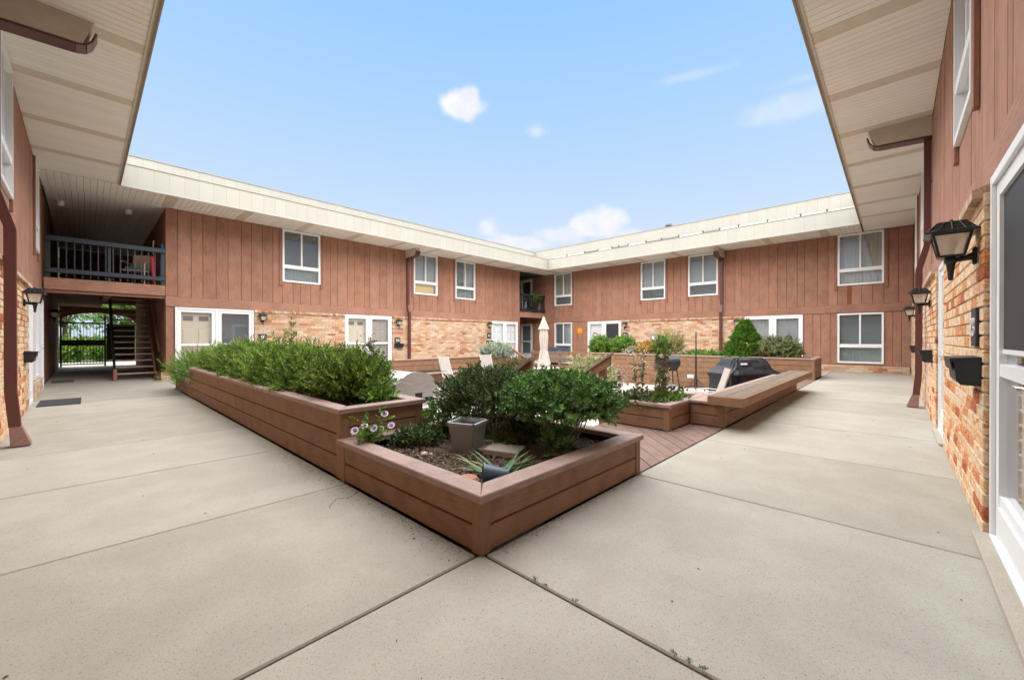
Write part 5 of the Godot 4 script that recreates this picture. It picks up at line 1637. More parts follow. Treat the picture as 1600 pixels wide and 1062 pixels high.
func shrub(called: String, label: String, base: Vector3, c: Vector3, rad: Vector3, count: int, kind: String, palette: Array, opt := {}) -> Node3D:
	# c: middle of the crown above the base; rad: half sizes
	var o := thing(called, label, opt.get("category", "shrub"), base, 0.0, opt.get("group", ""))
	var nz := FastNoiseLite.new()
	nz.seed = int(absf(base.x * 91 + base.z * 37)) + count
	nz.frequency = opt.get("lump", 1.3)
	var pts := []
	var skin: float = opt.get("skin", 0.55)
	var rough: float = opt.get("rough", 0.42)
	var up: float = opt.get("up", 0.5)
	while pts.size() < count:
		var d := Vector3(rng.randfn(), rng.randfn(), rng.randfn()).normalized()
		if d.y < opt.get("floor", -0.75): continue
		var q := lerpf(skin, 1.0, pow(rng.randf(), 0.6))
		var R := 1.0 + rough * nz.get_noise_3dv(d * 2.0 + base) + 0.18 * nz.get_noise_3dv(d * 7.0 + base)
		var p := c + d * rad * R * q
		if p.y < 0.01: continue
		var dir := (d * Vector3(1, 0.8, 1) + Vector3(0, up, 0) + Vector3(rng.randfn(), rng.randfn(), rng.randfn()) * 0.33)
		pts.append([p, dir, rng.randf_range(0.7, 1.35) * opt.get("size", 1.0), tint(palette)])
	foliage(o, "foliage", kind, pts, opt.get("mat", "leaf"))
	var b := MB.new()
	var stems: int = opt.get("stems", 14)
	for k in stems:
		var e: Array = pts[rng.randi() % pts.size()]
		var end: Vector3 = e[0].lerp(c, 0.25)
		var s := Vector3(rng.randf_range(-0.12, 0.12) * rad.x, -0.05 if rad.x > 0.05 else -0.004, rng.randf_range(-0.12, 0.12) * rad.z)
		if opt.get("hedge", false): s = Vector3(end.x * 0.6, -0.04, end.z * 0.8)
		var m1 := s.lerp(end, 0.5) + Vector3(rng.randfn(), rng.randfn(), rng.randfn()) * 0.07 * rad.x
		var r0: float = opt.get("stem_r", 0.010)
		b.tube([s, m1, end], [r0, r0 * 0.7, r0 * 0.35], 5, false)
		for j in 2:
			var t := m1.lerp(end, rng.randf())
			b.tube([t, t + Vector3(rng.randfn() * 0.16 * rad.x, rng.randf() * 0.4 * rad.y, rng.randfn() * 0.16 * rad.z)], [r0 * 0.4, r0 * 0.2], 4, false)
	put(o, "branches", b.done(), M.twig if opt.get("stem_r", 0.010) < 0.03 else M.bark)
	return o

func blade(b: MB, a: Vector3, dir: Vector3, length: float, width: float, droop: float, col: Color) -> void:
	var side := dir.cross(Vector3.UP).normalized()
	var p := a
	var d := dir.normalized()
	var n := 6
	var prev := []
	b.col = col
	for i in n + 1:
		var t := float(i) / n
		var w := width * (1.0 - pow(t, 2.2)) * 0.5 + 0.0008
		var ring := [p - side * w, p + Vector3(0, -w * 0.35, 0), p + side * w]
		if i > 0:
			b.quad(prev[0], ring[0], ring[1], prev[1])
			b.quad(prev[1], ring[1], ring[2], prev[2])
		prev = ring
		d = (d + Vector3(0, -droop / n, 0)).normalized()
		p += d * length / n

func weed(label: String, base: Vector3, stems: Array, flower: Color, leafc: Array, called := "tall_weed") -> void:
	# wiry stems with small leaves and clusters of tiny flowers; stems: [lean x, lean z, height]
	var o := thing(called, label, "plant", base)
	var b := MB.new()
	var lv := []
	var fl := MB.new()
	for s in stems:
		var tip := Vector3(s[0], s[2], s[1])
		var mid := tip * 0.5 + Vector3(rng.randfn() * 0.02, 0.02, rng.randfn() * 0.02)
		b.tube([Vector3(0, -0.03, 0), mid, tip], [0.006, 0.004, 0.002], 4, false)
		for k in int(s[2] * 26):
			var t := rng.randf_range(0.12, 0.95)
			var p := (Vector3.ZERO.lerp(mid, t * 2.0) if t < 0.5 else mid.lerp(tip, t * 2.0 - 1.0))
			lv.append([p, Vector3(rng.randfn(), 0.5, rng.randfn()), rng.randf_range(0.5, 1.0), tint(leafc)])
		for k in 16:
			var t := tip + Vector3(rng.randfn(), rng.randfn() * 0.8, rng.randfn()) * 0.045
			b.tube([tip - Vector3(0, 0.05, 0), t], [0.0014], 3, false)
			fl.lathe(t, [[0.0, -0.007], [0.010, 0.0], [0.0, 0.006]], 5)
	put(o, "stalks", b.done(), M.twig)
	foliage(o, "leaves", "broad", lv, "leaf_matte")
	var key := "flower %s" % flower.to_html()
	if not M.has(key): mat(key, flower.linear_to_srgb(), 0.8)
	put(o, "flowers", fl.done(), M[key]).set_meta("kind", "stuff")

func conifer(label: String, base: Vector3, h: float, r: float, palette: Array) -> void:
	var o := thing("conical_spruce", label, "tree", base)
	var nz := FastNoiseLite.new()
	nz.frequency = 2.4
	nz.seed = 8
	var pts := []
	for k in 2600:
		var t := pow(rng.randf(), 0.75)
		t = 1.0 - t if rng.randf() < 0.0 else t
		var y := h * (1.0 - t)
		var w := rng.randf() * TAU
		var R := r * pow(t, 0.92) * (1.0 + 0.5 * nz.get_noise_3d(cos(w) * 1.4, y * 2.4, sin(w) * 1.4) + 0.10 * sin(y * 19.0 + nz.get_noise_2d(w, y) * 4.0))
		var q := lerpf(0.72, 1.0, sqrt(rng.randf()))
		pts.append([Vector3(cos(w) * R * q, y, sin(w) * R * q), Vector3(cos(w), 0.55, sin(w)) + Vector3(rng.randfn(), rng.randfn(), rng.randfn()) * 0.25, rng.randf_range(0.9, 1.4), tint(palette)])
	foliage(o, "crown", "spruce", pts, "leaf_matte")
	var b := MB.new()
	b.tube([Vector3(0, -0.1, 0), Vector3(0, h * 0.9, 0)], [0.05, 0.01], 8)
	put(o, "trunk", b.done(), M.bark)

func tree(label: String, base: Vector3, h: float, r: float, palette: Array) -> void:
	var o := thing("leafy_tree", label, "tree", base, 0.0, "trees beyond the passage gate")
	var b := MB.new()
	b.tube([Vector3(0, -0.1, 0), Vector3(0.05, h * 0.3, 0.02), Vector3(0, h * 0.6, 0)], [0.14, 0.11, 0.06], 8)
	var pts := []
	var blobs := []
	for k in 9:
		var w := TAU * k / 9.0
		var c := Vector3(cos(w) * r * 0.55, h * rng.randf_range(0.4, 0.85), sin(w) * r * 0.55)
		blobs.append([c, r * rng.randf_range(0.4, 0.6)])
		b.tube([Vector3(0, h * 0.3, 0), c], [0.05, 0.015], 5, false)
	put(o, "trunk", b.done(), M.bark)
	for k in 1500:
		var e: Array = blobs[rng.randi() % blobs.size()]
		var d := Vector3(rng.randfn(), rng.randfn(), rng.randfn()).normalized()
		pts.append([e[0] + d * e[1] * pow(rng.randf(), 0.4), d + Vector3(0, 0.2, 0), rng.randf_range(0.8, 1.3), tint(palette)])
	foliage(o, "crown", "tree", pts, "leaf_matte")

func build_plants() -> void:
	var hedge := [Color(0.10, 0.18, 0.022), Color(0.16, 0.27, 0.032), Color(0.34, 0.48, 0.075), Color(0.22, 0.36, 0.05)]
	var dark := [Color(0.08, 0.19, 0.042), Color(0.11, 0.25, 0.06), Color(0.23, 0.43, 0.12), Color(0.085, 0.20, 0.065), Color(0.15, 0.22, 0.06)]
	var dusk := [Color(0.055, 0.105, 0.028), Color(0.075, 0.15, 0.040), Color(0.12, 0.21, 0.055), Color(0.10, 0.095, 0.045)]
	var bright := [Color(0.13, 0.25, 0.03), Color(0.19, 0.33, 0.045), Color(0.10, 0.20, 0.025)]
	# hedge in the tall planter
	var names := ["nearest clump of the green hedge in the tall planter", "second clump of the green hedge in the tall planter", "third clump of the green hedge in the tall planter", "fourth clump of the green hedge in the tall planter", "fifth clump of the green hedge in the tall planter", "sixth clump of the green hedge in the tall planter", "farthest clump of the green hedge in the tall planter"]
	for k in 7:
		var z := -4.40 - 0.94 * k
		var n := 1700 - 140 * k
		shrub("hedge_shrub", names[k], Vector3(1.99 + rng.randf_range(-0.03, 0.03), 0.49, z), Vector3(0.0, 0.27, 0.0), Vector3(0.36 if k == 0 else 0.40, 0.28 + rng.randf_range(-0.05, 0.05), 0.50 if k == 0 else 0.56), n, "oval", hedge.map(func(q): return q * (0.85 + 0.09 * (k * 5 % 4))), {"category": "shrub", "group": "hedge in the tall planter", "lump": 2.3, "rough": 0.75, "up": 0.9, "size": 1.08, "hedge": true, "floor": -0.9})
	shrub("juniper_shrub", "light green spreading juniper at the far end of the long planter", Vector3(1.85, 0.22, -11.5), Vector3(-0.02, 0.26, 0.0), Vector3(0.52, 0.30, 0.95), 900, "needle", [Color(0.16, 0.30, 0.035), Color(0.23, 0.40, 0.06), Color(0.11, 0.22, 0.03)], {"up": 0.5, "size": 1.7, "mat": "leaf_matte", "rough": 0.8, "lump": 2.2})
	# the two bushes in the near planter
	shrub("glossy_bush", "dark green bush at the left behind the grey pot", Vector3(2.84, 0.23, -2.99), Vector3(-0.02, 0.35, 0.0), Vector3(0.45, 0.27, 0.46), 1700, "oval", dusk, {"group": "bushes in the near planter", "stems": 26, "skin": 0.6, "up": 0.35, "size": 1.0, "floor": -0.5})
	shrub("glossy_bush", "bright glossy green bush at the right of the near planter", Vector3(2.80, 0.23, -2.12), Vector3(0.10, 0.42, -0.02), Vector3(0.46, 0.20, 0.45), 1900, "broad", dark, {"group": "bushes in the near planter", "stems": 30, "skin": 0.68, "up": 0.25, "size": 0.95, "floor": -0.42, "stem_r": 0.009})
	# leaves hanging low on the right bush
	shrub("bush_shoot", "small leafy shoot at the foot of the right bush", Vector3(2.62, 0.22, -1.97), Vector3(0, 0.13, 0), Vector3(0.08, 0.14, 0.08), 60, "broad", dark, {"stems": 3, "stem_r": 0.005})
	shrub("ivy_patch", "low dark ivy beside the back board of the near planter", Vector3(2.06, 0.23, -3.14), Vector3(0, 0.05, 0), Vector3(0.17, 0.08, 0.11), 120, "broad", dusk, {"stems": 5, "stem_r": 0.004, "floor": -0.1})
	shrub("yellow_weed", "small yellow-green weed in the corner behind the grill shelf", Vector3(2.40, 0.23, -3.30), Vector3(0, 0.12, 0), Vector3(0.10, 0.16, 0.08), 70, "big", bright, {"stems": 4, "stem_r": 0.004, "size": 0.6})
	shrub("grassy_weed", "yellowish creeping weed under the two near bushes", Vector3(2.75, 0.23, -2.55), Vector3(0, 0.04, 0), Vector3(0.22, 0.07, 0.14), 130, "broad", [Color(0.16, 0.18, 0.04), Color(0.10, 0.13, 0.03)], {"stems": 4, "stem_r": 0.003, "floor": -0.1})
	# ferny weeds along the edge of the tall planter
	for k in 6:
		var z: float = [-4.1, -5.2, -5.9, -6.6, -7.3, -8.0][k]
		var lab: String = ["yellow-green seedling at the near corner of the tall planter", "small creeping weed at the cap of the tall planter, nearest", "leafy weed in the hedge's edge, second from the near corner", "leafy weed in the hedge's edge, third from the near corner", "broad leafy weed in the hedge's edge, fourth from the near corner", "leafy weed in the hedge's edge, farthest from the near corner"][k]
		shrub("edge_weed", lab, Vector3(1.70 if k > 0 else 2.05, 0.50, z + (0.28 if k == 0 else 0.0)), Vector3(-0.02, 0.07, 0), Vector3(0.10, 0.09, 0.26 if k > 0 else 0.12), 60, "big", bright if k % 2 == 0 else hedge, {"category": "weed", "group": "weeds along the tall planter", "stems": 4, "stem_r": 0.003, "size": 0.7, "floor": -0.1})
	weed("tall wispy weed with pale seed heads rising out of the hedge", Vector3(1.95, 0.5, -6.1), [[0.03, 0.0, 1.02], [-0.03, 0.25, 0.80], [0.08, -0.35, 0.84], [0.0, -0.7, 0.80], [0.02, 0.6, 0.72]], Color(0.60, 0.55, 0.40), hedge)
	weed("dark budded stalk at the near end of the hedge", Vector3(2.05, 0.5, -4.0), [[0.0, 0.0, 0.70], [0.02, 0.03, 0.62]], Color(0.10, 0.09, 0.12), hedge)
	# petunia hanging over the low cap
	var pe := thing("petunia", "petunia with pale lilac flowers hanging over the planter edge", "flower", Vector3(1.62, 0.33, -3.22))
	var lv := []
	var st := MB.new()
	var heads := [Vector3(-0.19, 0.16, 0.20), Vector3(-0.04, 0.15, 0.05), Vector3(0.02, 0.13, 0.10), Vector3(0.16, 0.22, 0.02), Vector3(0.20, 0.12, 0.06), Vector3(0.11, 0.10, 0.05), Vector3(0.02, 0.20, -0.08)]
	for h in heads:
		var mid: Vector3 = h * 0.55 + Vector3(0, 0.04, 0)
		st.tube([Vector3(0, -0.08, 0), mid, h], [0.005, 0.004, 0.003], 5, false)
		for k in 14:
			lv.append([Vector3.ZERO.lerp(h, rng.randf_range(0.1, 1.0)) + Vector3(rng.randfn(), rng.randfn(), rng.randfn()) * 0.025, Vector3(rng.randfn(), 0.4, rng.randfn()), rng.randf_range(0.55, 0.9), tint(bright + hedge)])
	put(pe, "stems", st.done(), M.twig)
	foliage(pe, "leaves", "broad", lv)
	mat("petal", lin(0.70, 0.62, 0.80), 0.7)
	for k in 6:
		var b := MB.new()
		b.lathe(Vector3.ZERO, [[0.004, -0.045], [0.010, -0.015], [0.020, 0.006], [0.032, 0.006]], 10)
		var fl := put(pe, "flower", b.done(), M.petal, heads[k])
		fl.rotation = Vector3(0.75 + rng.randf_range(-0.3, 0.3), -0.75 + rng.randf_range(-0.4, 0.4), 0)
	# grey pot, stepping stones, pebbles, fallen pot, lily leaves
	var gp := thing("grey_planter_pot", "square weathered grey plastic pot standing on the soil", "pot", Vector3(2.26, 0.235, -2.66), 0.35)
	var b := MB.new()
	var wall := func(mb: MB, y0: float, h0: float, y1: float, h1: float, th: float) -> void:
		for k in 4:
			var r := Basis(Vector3.UP, k * PI / 2)
			mb.hexa([r * Vector3(-h0, y0, h0 - th), r * Vector3(h0, y0, h0 - th), r * Vector3(h0, y0, h0), r * Vector3(-h0, y0, h0), r * Vector3(-h1, y1, h1 - th), r * Vector3(h1, y1, h1 - th), r * Vector3(h1, y1, h1), r * Vector3(-h1, y1, h1)])
	wall.call(b, 0.0, 0.088, 0.235, 0.122, 0.006)
	b.box(Vector3(0, 0.006, 0), Vector3(0.17, 0.012, 0.17))
	put(gp, "body", b.done(), M.pot_grey)
	b = MB.new()
	wall.call(b, 0.232, 0.134, 0.262, 0.140, 0.024)
	put(gp, "rim", b.done(), M.pot_rim)
	sp(gp, "soil", Vector3(-0.105, 0.15, -0.105), Vector3(0.105, 0.175, 0.105), M.soil)
	var s1 := thing("stepping_stone", "square concrete stepping stone right of the grey pot", "paver", Vector3(2.43, 0.262, -2.38), 0.5, "stepping stones in the near planter")
	bx(s1, "slab", Vector3.ZERO, Vector3(0.29, 0.05, 0.29), M.paver, 0.006).rotation = Vector3(0.06, 0, -0.05)
	var s2 := thing("stepping_stone", "concrete stepping stone half under the grey pot", "paver", Vector3(2.42, 0.245, -2.69), 0.35, "stepping stones in the near planter")
	bx(s2, "slab", Vector3.ZERO, Vector3(0.34, 0.04, 0.30), M.paver, 0.006)
	var plabels := ["largest pale pebble on the soil left of the grey pot", "pale pebble left of the largest one on the soil", "pale pebble right of the largest one on the soil", "small pale pebble nearest to the grey pot on the soil"]
	for k in 4:
		var pb := thing("pebble", plabels[k], "pebble", [Vector3(1.93, 0.245, -2.83), Vector3(1.88, 0.242, -2.86), Vector3(1.97, 0.242, -2.80), Vector3(2.02, 0.24, -2.80)][k], k * 1.1, "pebbles in the near planter")
		b = MB.new()
		b.lathe(Vector3.ZERO, [[0.0, -0.018], [0.024, -0.010], [0.032, 0.002], [0.022, 0.015], [0.0, 0.019]], 10, 0.7)
		put(pb, "stone", b.done(), M.pebble, Vector3.ZERO, Vector3(0.1, 0, 0.15)).scale = Vector3.ONE * [1.0, 0.75, 0.8, 0.7][k]
	var mu := thing("wood_chips", "scattered bark chips and dry litter over the planter soil", "mulch")
	mu.set_meta("kind", "stuff")
	var chips := [MB.new(), MB.new()]
	for k in 2600:
		var p := Vector3(rng.randf_range(1.62, 3.28), 0.243 + rng.randf() * 0.018, rng.randf_range(-3.32, -1.78))
		var d := Vector3(rng.randfn(), rng.randfn() * 0.25, rng.randfn()).normalized()
		var l := rng.randf_range(0.008, 0.030)
		var sd := d.cross(Vector3.UP).normalized() * rng.randf_range(0.002, 0.006)
		var mb: MB = chips[0 if rng.randf() < 0.8 else 1]
		mb.hexa([p - d * l - sd, p + d * l - sd, p + d * l + sd, p - d * l + sd, p - d * l - sd + Vector3(0, 0.005, 0), p + d * l - sd + Vector3(0, 0.005, 0), p + d * l + sd + Vector3(0, 0.005, 0), p - d * l + sd + Vector3(0, 0.005, 0)])
	put(mu, "bark_chips", chips[0].done(), M.mulch)
	put(mu, "dry_litter", chips[1].done(), M.mulch_pale)
	var fp := thing("fallen_pot", "dark blue plastic pot lying on its side in the planter corner", "pot", Vector3(1.86, 0.29, -1.90), -0.7)
	b = MB.new()
	b.lathe(Vector3.ZERO, [[0.0, 0.0], [0.052, 0.0], [0.072, 0.15], [0.078, 0.152], [0.078, 0.165], [0.068, 0.165], [0.05, 0.02], [0.0, 0.02]], 22)
	put(fp, "shell", b.done(), M.pot_blue, Vector3(0.07, 0, 0), Vector3(0, 0, 1.45))
	sp(fp, "root_ball", Vector3(-0.055, -0.045, -0.045), Vector3(-0.02, 0.045, 0.045), M.mulch)
	var rt := thing("root_clump", "pale bare root ball beside the fallen blue pot", "root ball", Vector3(1.68, 0.30, -1.98))
	b = MB.new()
	b.lathe(Vector3.ZERO, [[0.0, -0.05], [0.05, -0.03], [0.075, 0.0], [0.06, 0.018], [0.0, 0.022]], 14)
	put(rt, "clump", b.done(), M.terracotta)
	var li := thing("lily_plant", "fallen long strap-leaved plant beside the blue pot", "plant", Vector3(1.95, 0.26, -1.92))
	b = MB.new()
	var lc := [Color(0.10, 0.19, 0.03), Color(0.16, 0.24, 0.05), Color(0.07, 0.17, 0.075), Color(0.09, 0.20, 0.09), Color(0.20, 0.24, 0.07)]
	for k in 30:
		var right := k < 18
		var w := rng.randf_range(-0.35, 0.35) + (0.20 if right else 1.75)
		var d := Vector3(cos(w), rng.randf_range(0.06, 0.32) if right else rng.randf_range(0.15, 0.8), -sin(w))
		blade(b, Vector3(rng.randf_range(-0.04, 0.06), rng.randf_range(-0.02, 0.05), rng.randf_range(-0.05, 0.03)) + (Vector3.ZERO if right else Vector3(-0.06, 0.0, -0.06)), d, rng.randf_range(0.26, 0.52) if right else rng.randf_range(0.2, 0.38), rng.randf_range(0.013, 0.024), rng.randf_range(0.15, 0.7), lc[(rng.randi() % 3) + (2 if right and k % 2 == 0 else 0)])
	put(li, "leaves", b.done(), M.leaf)
	# small planter by the deck: leggy plant, weeds
	var lt := shrub("leggy_tree", "leggy small tree with a round leafy top in the small planter", Vector3(5.68, 0.23, -2.42), Vector3(0, 0.85, 0), Vector3(0.105, 0.11, 0.105), 150, "broad", bright + hedge, {"category": "tree", "stems": 12, "stem_r": 0.006, "floor": -0.9, "size": 0.75})
	var dr := []
	for k in 60:
		var y := rng.randf_range(0.12, 0.72)
		dr.append([Vector3(rng.randfn() * 0.045, y, rng.randfn() * 0.045), Vector3(rng.randfn(), -0.2, rng.randfn()), rng.randf_range(0.8, 1.3), tint([Color(0.17, 0.13, 0.06), Color(0.10, 0.16, 0.03), Color(0.22, 0.17, 0.08)])])
	foliage(lt, "drooping_leaves", "broad", dr, "leaf_matte")
	weed("wiry white-flowered weed left of the leggy small tree", Vector3(5.42, 0.23, -2.62), [[-0.02, 0.05, 0.80], [0.06, 0.02, 0.62], [-0.10, -0.05, 0.55], [0.02, -0.12, 0.72]], Color(0.62, 0.60, 0.48), [Color(0.16, 0.19, 0.10), Color(0.20, 0.22, 0.11)])
	weed("second wiry weed with pale buds at the left of the small planter", Vector3(5.36, 0.23, -2.86), [[-0.05, -0.02, 0.42], [0.05, 0.05, 0.35], [0.02, -0.08, 0.5]], Color(0.55, 0.52, 0.45), [Color(0.16, 0.20, 0.12)])
	weed("pale wiry weed at the right of the small planter", Vector3(6.1, 0.23, -2.55), [[0.02, 0.0, 0.45], [-0.08, 0.06, 0.4], [0.08, -0.04, 0.36]], Color(0.62, 0.62, 0.55), [Color(0.20, 0.24, 0.16)])
	shrub("ground_weed", "low yellow-green weeds covering the small planter soil", Vector3(5.75, 0.24, -2.38), Vector3(0, 0.03, 0), Vector3(0.40, 0.10, 0.20), 190, "big", bright, {"category": "weed", "stems": 4, "stem_r": 0.003, "size": 0.6, "floor": -0.05})
	shrub("ground_weed", "low grey-green weeds at the left of the small planter", Vector3(5.38, 0.24, -2.6), Vector3(0, 0.03, 0), Vector3(0.14, 0.12, 0.34), 120, "big", [Color(0.15, 0.18, 0.10), Color(0.12, 0.17, 0.06)], {"category": "weed", "stems": 4, "stem_r": 0.003, "size": 0.6, "floor": -0.05})
	# far planter
	conifer("dense conical green spruce in the far planter", Vector3(15.3, 0.50, -3.66), 1.30, 0.66, [Color(0.10, 0.24, 0.018), Color(0.16, 0.33, 0.03), Color(0.06, 0.15, 0.014)])
	shrub("variegated_shrub", "round yellow-green twiggy shrub right of the conical spruce", Vector3(15.3, 0.50, -2.68), Vector3(0, 0.30, 0), Vector3(0.60, 0.38, 0.58), 950, "broad", [Color(0.16, 0.24, 0.05), Color(0.25, 0.31, 0.10), Color(0.11, 0.17, 0.04), Color(0.20, 0.15, 0.13)], {"stems": 24, "size": 1.6, "rough": 0.5})
	shrub("rust_shrub", "small reddish brown shrub between spruce and yellow-green shrub", Vector3(15.05, 0.50, -3.12), Vector3(0, 0.16, 0), Vector3(0.26, 0.22, 0.26), 200, "broad", [Color(0.14, 0.06, 0.03), Color(0.12, 0.12, 0.04)], {"stems": 8, "size": 1.4})
	shrub("round_shrub", "left one of two round green shrubs below the wreath door", Vector3(15.3, 0.50, -9.62 + 0.45), Vector3(0, 0.34, 0), Vector3(0.43, 0.40, 0.43), 700, "broad", bright, {"size": 1.7, "rough": 0.15, "stems": 6, "group": "round shrubs in the far planter"})
	shrub("round_shrub", "right one of two round green shrubs below the wreath door", Vector3(15.3, 0.50, -8.15), Vector3(0, 0.34, 0), Vector3(0.43, 0.40, 0.43), 700, "broad", bright, {"size": 1.7, "rough": 0.15, "stems": 6, "group": "round shrubs in the far planter"})
	shrub("orange_mums", "orange flowering plant in the far planter", Vector3(15.2, 0.50, -7.05), Vector3(0, 0.22, 0), Vector3(0.42, 0.26, 0.40), 450, "big", [Color(0.60, 0.26, 0.04), Color(0.50, 0.30, 0.06), Color(0.20, 0.20, 0.04)], {"category": "flower", "size": 0.8, "stems": 6})
	shrub("white_blooms", "low white and green flowers between the round shrubs and orange plant", Vector3(15.0, 0.50, -7.65), Vector3(0, 0.12, 0), Vector3(0.22, 0.18, 0.32), 220, "big", [Color(0.62, 0.60, 0.55), Color(0.20, 0.26, 0.10), Color(0.55, 0.42, 0.45)], {"category": "flower", "size": 0.6, "stems": 5, "mat": "leaf_matte"})
	shrub("pale_grass", "wispy pale grass in the far planter behind the leggy tree", Vector3(15.2, 0.50, -6.2), Vector3(0, 0.35, 0), Vector3(0.35, 0.42, 0.45), 380, "needle", [Color(0.42, 0.36, 0.19), Color(0.30, 0.32, 0.12)], {"category": "grass", "size": 2.6, "up": 1.4, "stems": 10, "mat": "leaf_matte"})
	shrub("low_greens", "low green ground plants in the far planter left of the spruce", Vector3(15.0, 0.52, -4.9), Vector3(0, 0.06, 0), Vector3(0.22, 0.12, 0.7), 220, "big", bright, {"category": "plant", "size": 0.8, "stems": 3, "floor": -0.05})
	shrub("cream_bush", "pale cream and green variegated bush behind the patio stair rail", Vector3(10.3, PATIO, -6.5), Vector3(0, 0.70, 0), Vector3(0.62, 0.42, 0.60), 900, "big", [Color(0.52, 0.46, 0.30), Color(0.40, 0.42, 0.22), Color(0.22, 0.28, 0.10), Color(0.60, 0.50, 0.40)], {"size": 0.85, "stems": 20, "mat": "leaf_matte"})
	shrub("silver_plant", "silvery grey-green plant mound below the white doors of unit 11", Vector3(12.75, 0.33, -13.0), Vector3(0, 0.20, 0), Vector3(0.78, 0.32, 0.38), 560, "dusty", [Color(0.42, 0.48, 0.40), Color(0.34, 0.42, 0.33), Color(0.50, 0.54, 0.48)], {"category": "plant", "size": 1.5, "stems": 5, "up": 1.0, "mat": "leaf_matte"})
	shrub("bronze_shrub", "reddish bronze shrub between the near bush and the patio chairs", Vector3(11.4, PATIO, -10.7), Vector3(0, 0.55, 0), Vector3(0.75, 0.35, 0.45), 520, "big", [Color(0.16, 0.10, 0.04), Color(0.13, 0.13, 0.035), Color(0.22, 0.15, 0.10)], {"size": 0.9, "stems": 14, "mat": "leaf_matte"})
	# corner balcony
	var bp := thing("balcony_planter", "leafy potted plant on the far corner balcony", "potted plant", Vector3(18.15, 3.0, -15.45))
	b = MB.new()
	b.lathe(Vector3.ZERO, [[0.0, 0.0], [0.10, 0.0], [0.15, 0.30], [0.16, 0.34], [0.13, 0.34], [0.0, 0.30]], 14)
	put(bp, "pot", b.done(), M.black_metal, Vector3(0, -0.28, 0))
	var bl := []
	for k in 90:
		bl.append([Vector3(rng.randfn() * 0.2, 0.55 + rng.randfn() * 0.12, rng.randfn() * 0.15), Vector3(rng.randfn(), 0.6, rng.randfn()), 1.3, tint(bright)])
	foliage(bp, "leaves", "big", bl)
	for e in [["white blooms in a pot at the left of the corner balcony", 17.5, 0.0], ["pale statue-like bottle at the right of the corner balcony", 18.75, 1.0]]:
		var w := thing("balcony_ornament", e[0], "ornament", Vector3(e[1], 2.735, -15.5))
		b = MB.new()
		b.lathe(Vector3.ZERO, [[0.0, 0.0], [0.09, 0.0], [0.11, 0.25], [0.06, 0.42], [0.05, 0.60], [0.0, 0.66]], 12)
		put(w, "body", b.done(), M.stone_white)
	# beyond the gate
	tree("leafy tree seen through the passage gate", Vector3(-0.9, -0.05, -38.0), 6.5, 3.0, bright)
	tree("second leafy tree at the right beyond the passage gate", Vector3(2.6, -0.05, -42.0), 6.0, 2.8, bright)
	tree("leafy tree at the far left beyond the passage gate", Vector3(-4.5, -0.05, -40.0), 6.0, 2.8, bright)
	for k in 3:
		shrub("lawn_shrub", ["green shrub on the lawn left behind the gate", "green shrub on the lawn right behind the gate", "green shrub on the lawn in the middle behind the gate"][k], Vector3([-1.0, 1.1, 0.3][k], -0.05, [-32.0, -31.5, -35.0][k]), Vector3(0, 0.55, 0), Vector3(0.8, 0.6, 0.6), 420, "big", bright, {"size": 1.8, "stems": 6, "group": "shrubs beyond the gate"})
	# moss and weeds in the paving joints
	for k in 6:
		var p: Vector3 = [Vector3(1.53, 0, -1.29), Vector3(1.525, 0, -1.22), Vector3(1.53, 0, -0.60), Vector3(1.528, 0, -0.55), Vector3(1.53, 0, -0.50), Vector3(1.526, 0, -1.05)][k]
		shrub("joint_weed", ["tiny green weed in the paving joint, first from the planter corner", "tiny green weed in the paving joint, second from the planter corner", "tiny green weed in the paving joint, fourth from the planter corner", "tiny green weed in the paving joint, fifth from the planter corner", "tiny green weed in the paving joint, nearest to the camera", "tiny green weed in the paving joint, third from the planter corner"][k], p, Vector3(0, 0.006, 0), Vector3(0.010, 0.006, 0.022), 16, "broad", bright, {"category": "weed", "size": 0.10, "stems": 2, "stem_r": 0.001, "group": "weeds in the paving joint", "floor": -0.2})
	var lt2 := thing("leaf_litter", "dry leaf bits and crumbs scattered over the walkway slabs", "litter")
	lt2.set_meta("kind", "stuff")
	b = MB.new()
	for k in 90:
		var p := Vector3.ZERO
		if rng.randf() < 0.5: p = Vector3(rng.randf_range(-0.4, 1.46), 0.002, rng.randf_range(-9.0, -0.2))
		else: p = Vector3(rng.randf_range(0.3, 9.0), 0.002, rng.randf_range(-1.6, 0.3))
		if rng.randf() < 0.5: p = Vector3(1.48 - absf(rng.randfn()) * 0.06, 0.002, rng.randf_range(-9.0, -1.7))
		var d := Vector3(rng.randfn(), 0, rng.randfn()).normalized() * rng.randf_range(0.003, 0.009)
		var s := d.cross(Vector3.UP) * rng.randf_range(0.2, 0.6)
		b.hexa([p - d, p + s, p + d, p - s, p - d + Vector3(0, 0.003, 0), p + s + Vector3(0, 0.005, 0), p + d + Vector3(0, 0.002, 0), p - s + Vector3(0, 0.003, 0)])
	# fine dirt washed out along the foot of the planters, thickest where the boards drip
	for k in 3000:
		var z := -1.70 - absf(rng.randfn()) * 1.6
		if rng.randf() < 0.45: z = -3.9 + rng.randfn() * 0.55
		var p := Vector3(1.492 - absf(rng.randfn()) * (0.06 if rng.randf() < 0.7 else 0.13), 0.001, z)
		if k % 3 == 0: p = Vector3(rng.randf_range(1.6, 3.4), 0.001, -1.645 + absf(rng.randfn()) * 0.035)
		if k % 7 == 0: p = Vector3(rng.randf_range(5.9, 11.4), 0.001, -1.64 + absf(rng.randfn()) * 0.06)
		var e := rng.randf_range(0.0012, 0.0034)
		b.tri(p + Vector3(-e, 0, -e), p + Vector3(0, e, e), p + Vector3(e, 0.0, -e))
		b.tri(p + Vector3(-e, 0, e), p + Vector3(0, e, -e), p + Vector3(e, 0.0, e))
	put(lt2, "dry_bits", b.done(), M.mulch)

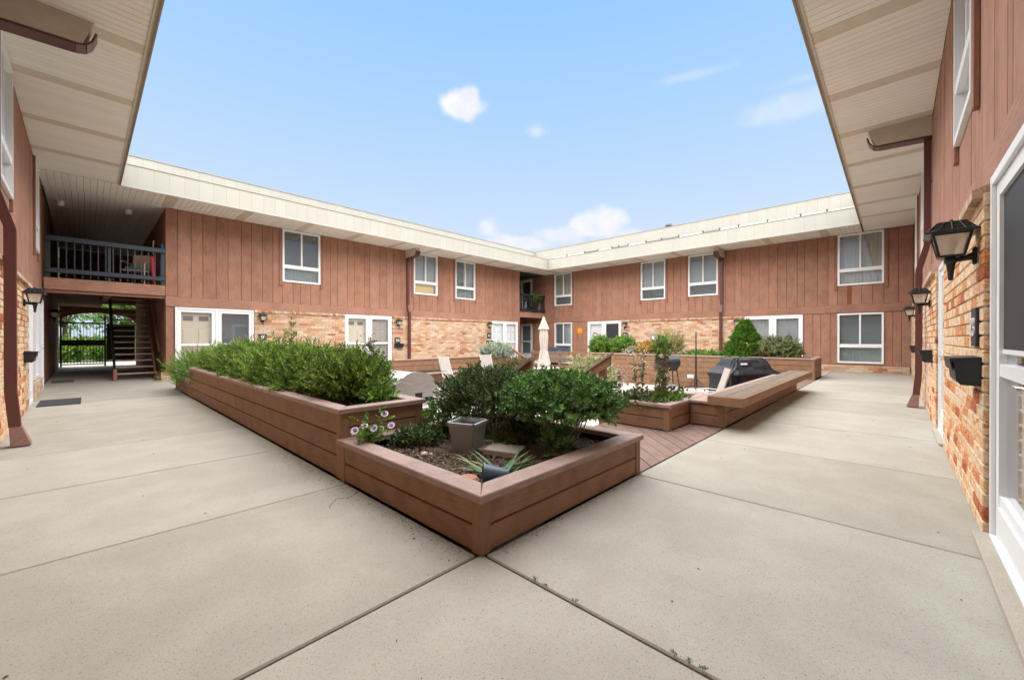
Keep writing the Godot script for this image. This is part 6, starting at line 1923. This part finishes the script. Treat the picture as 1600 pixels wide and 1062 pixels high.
func _ready() -> void:
	rng.seed = 20240
	set_view()
	make_materials()
	build_ground()
	build_wings()
	build_wood()
	build_fittings()
	build_furniture()
	build_plants()
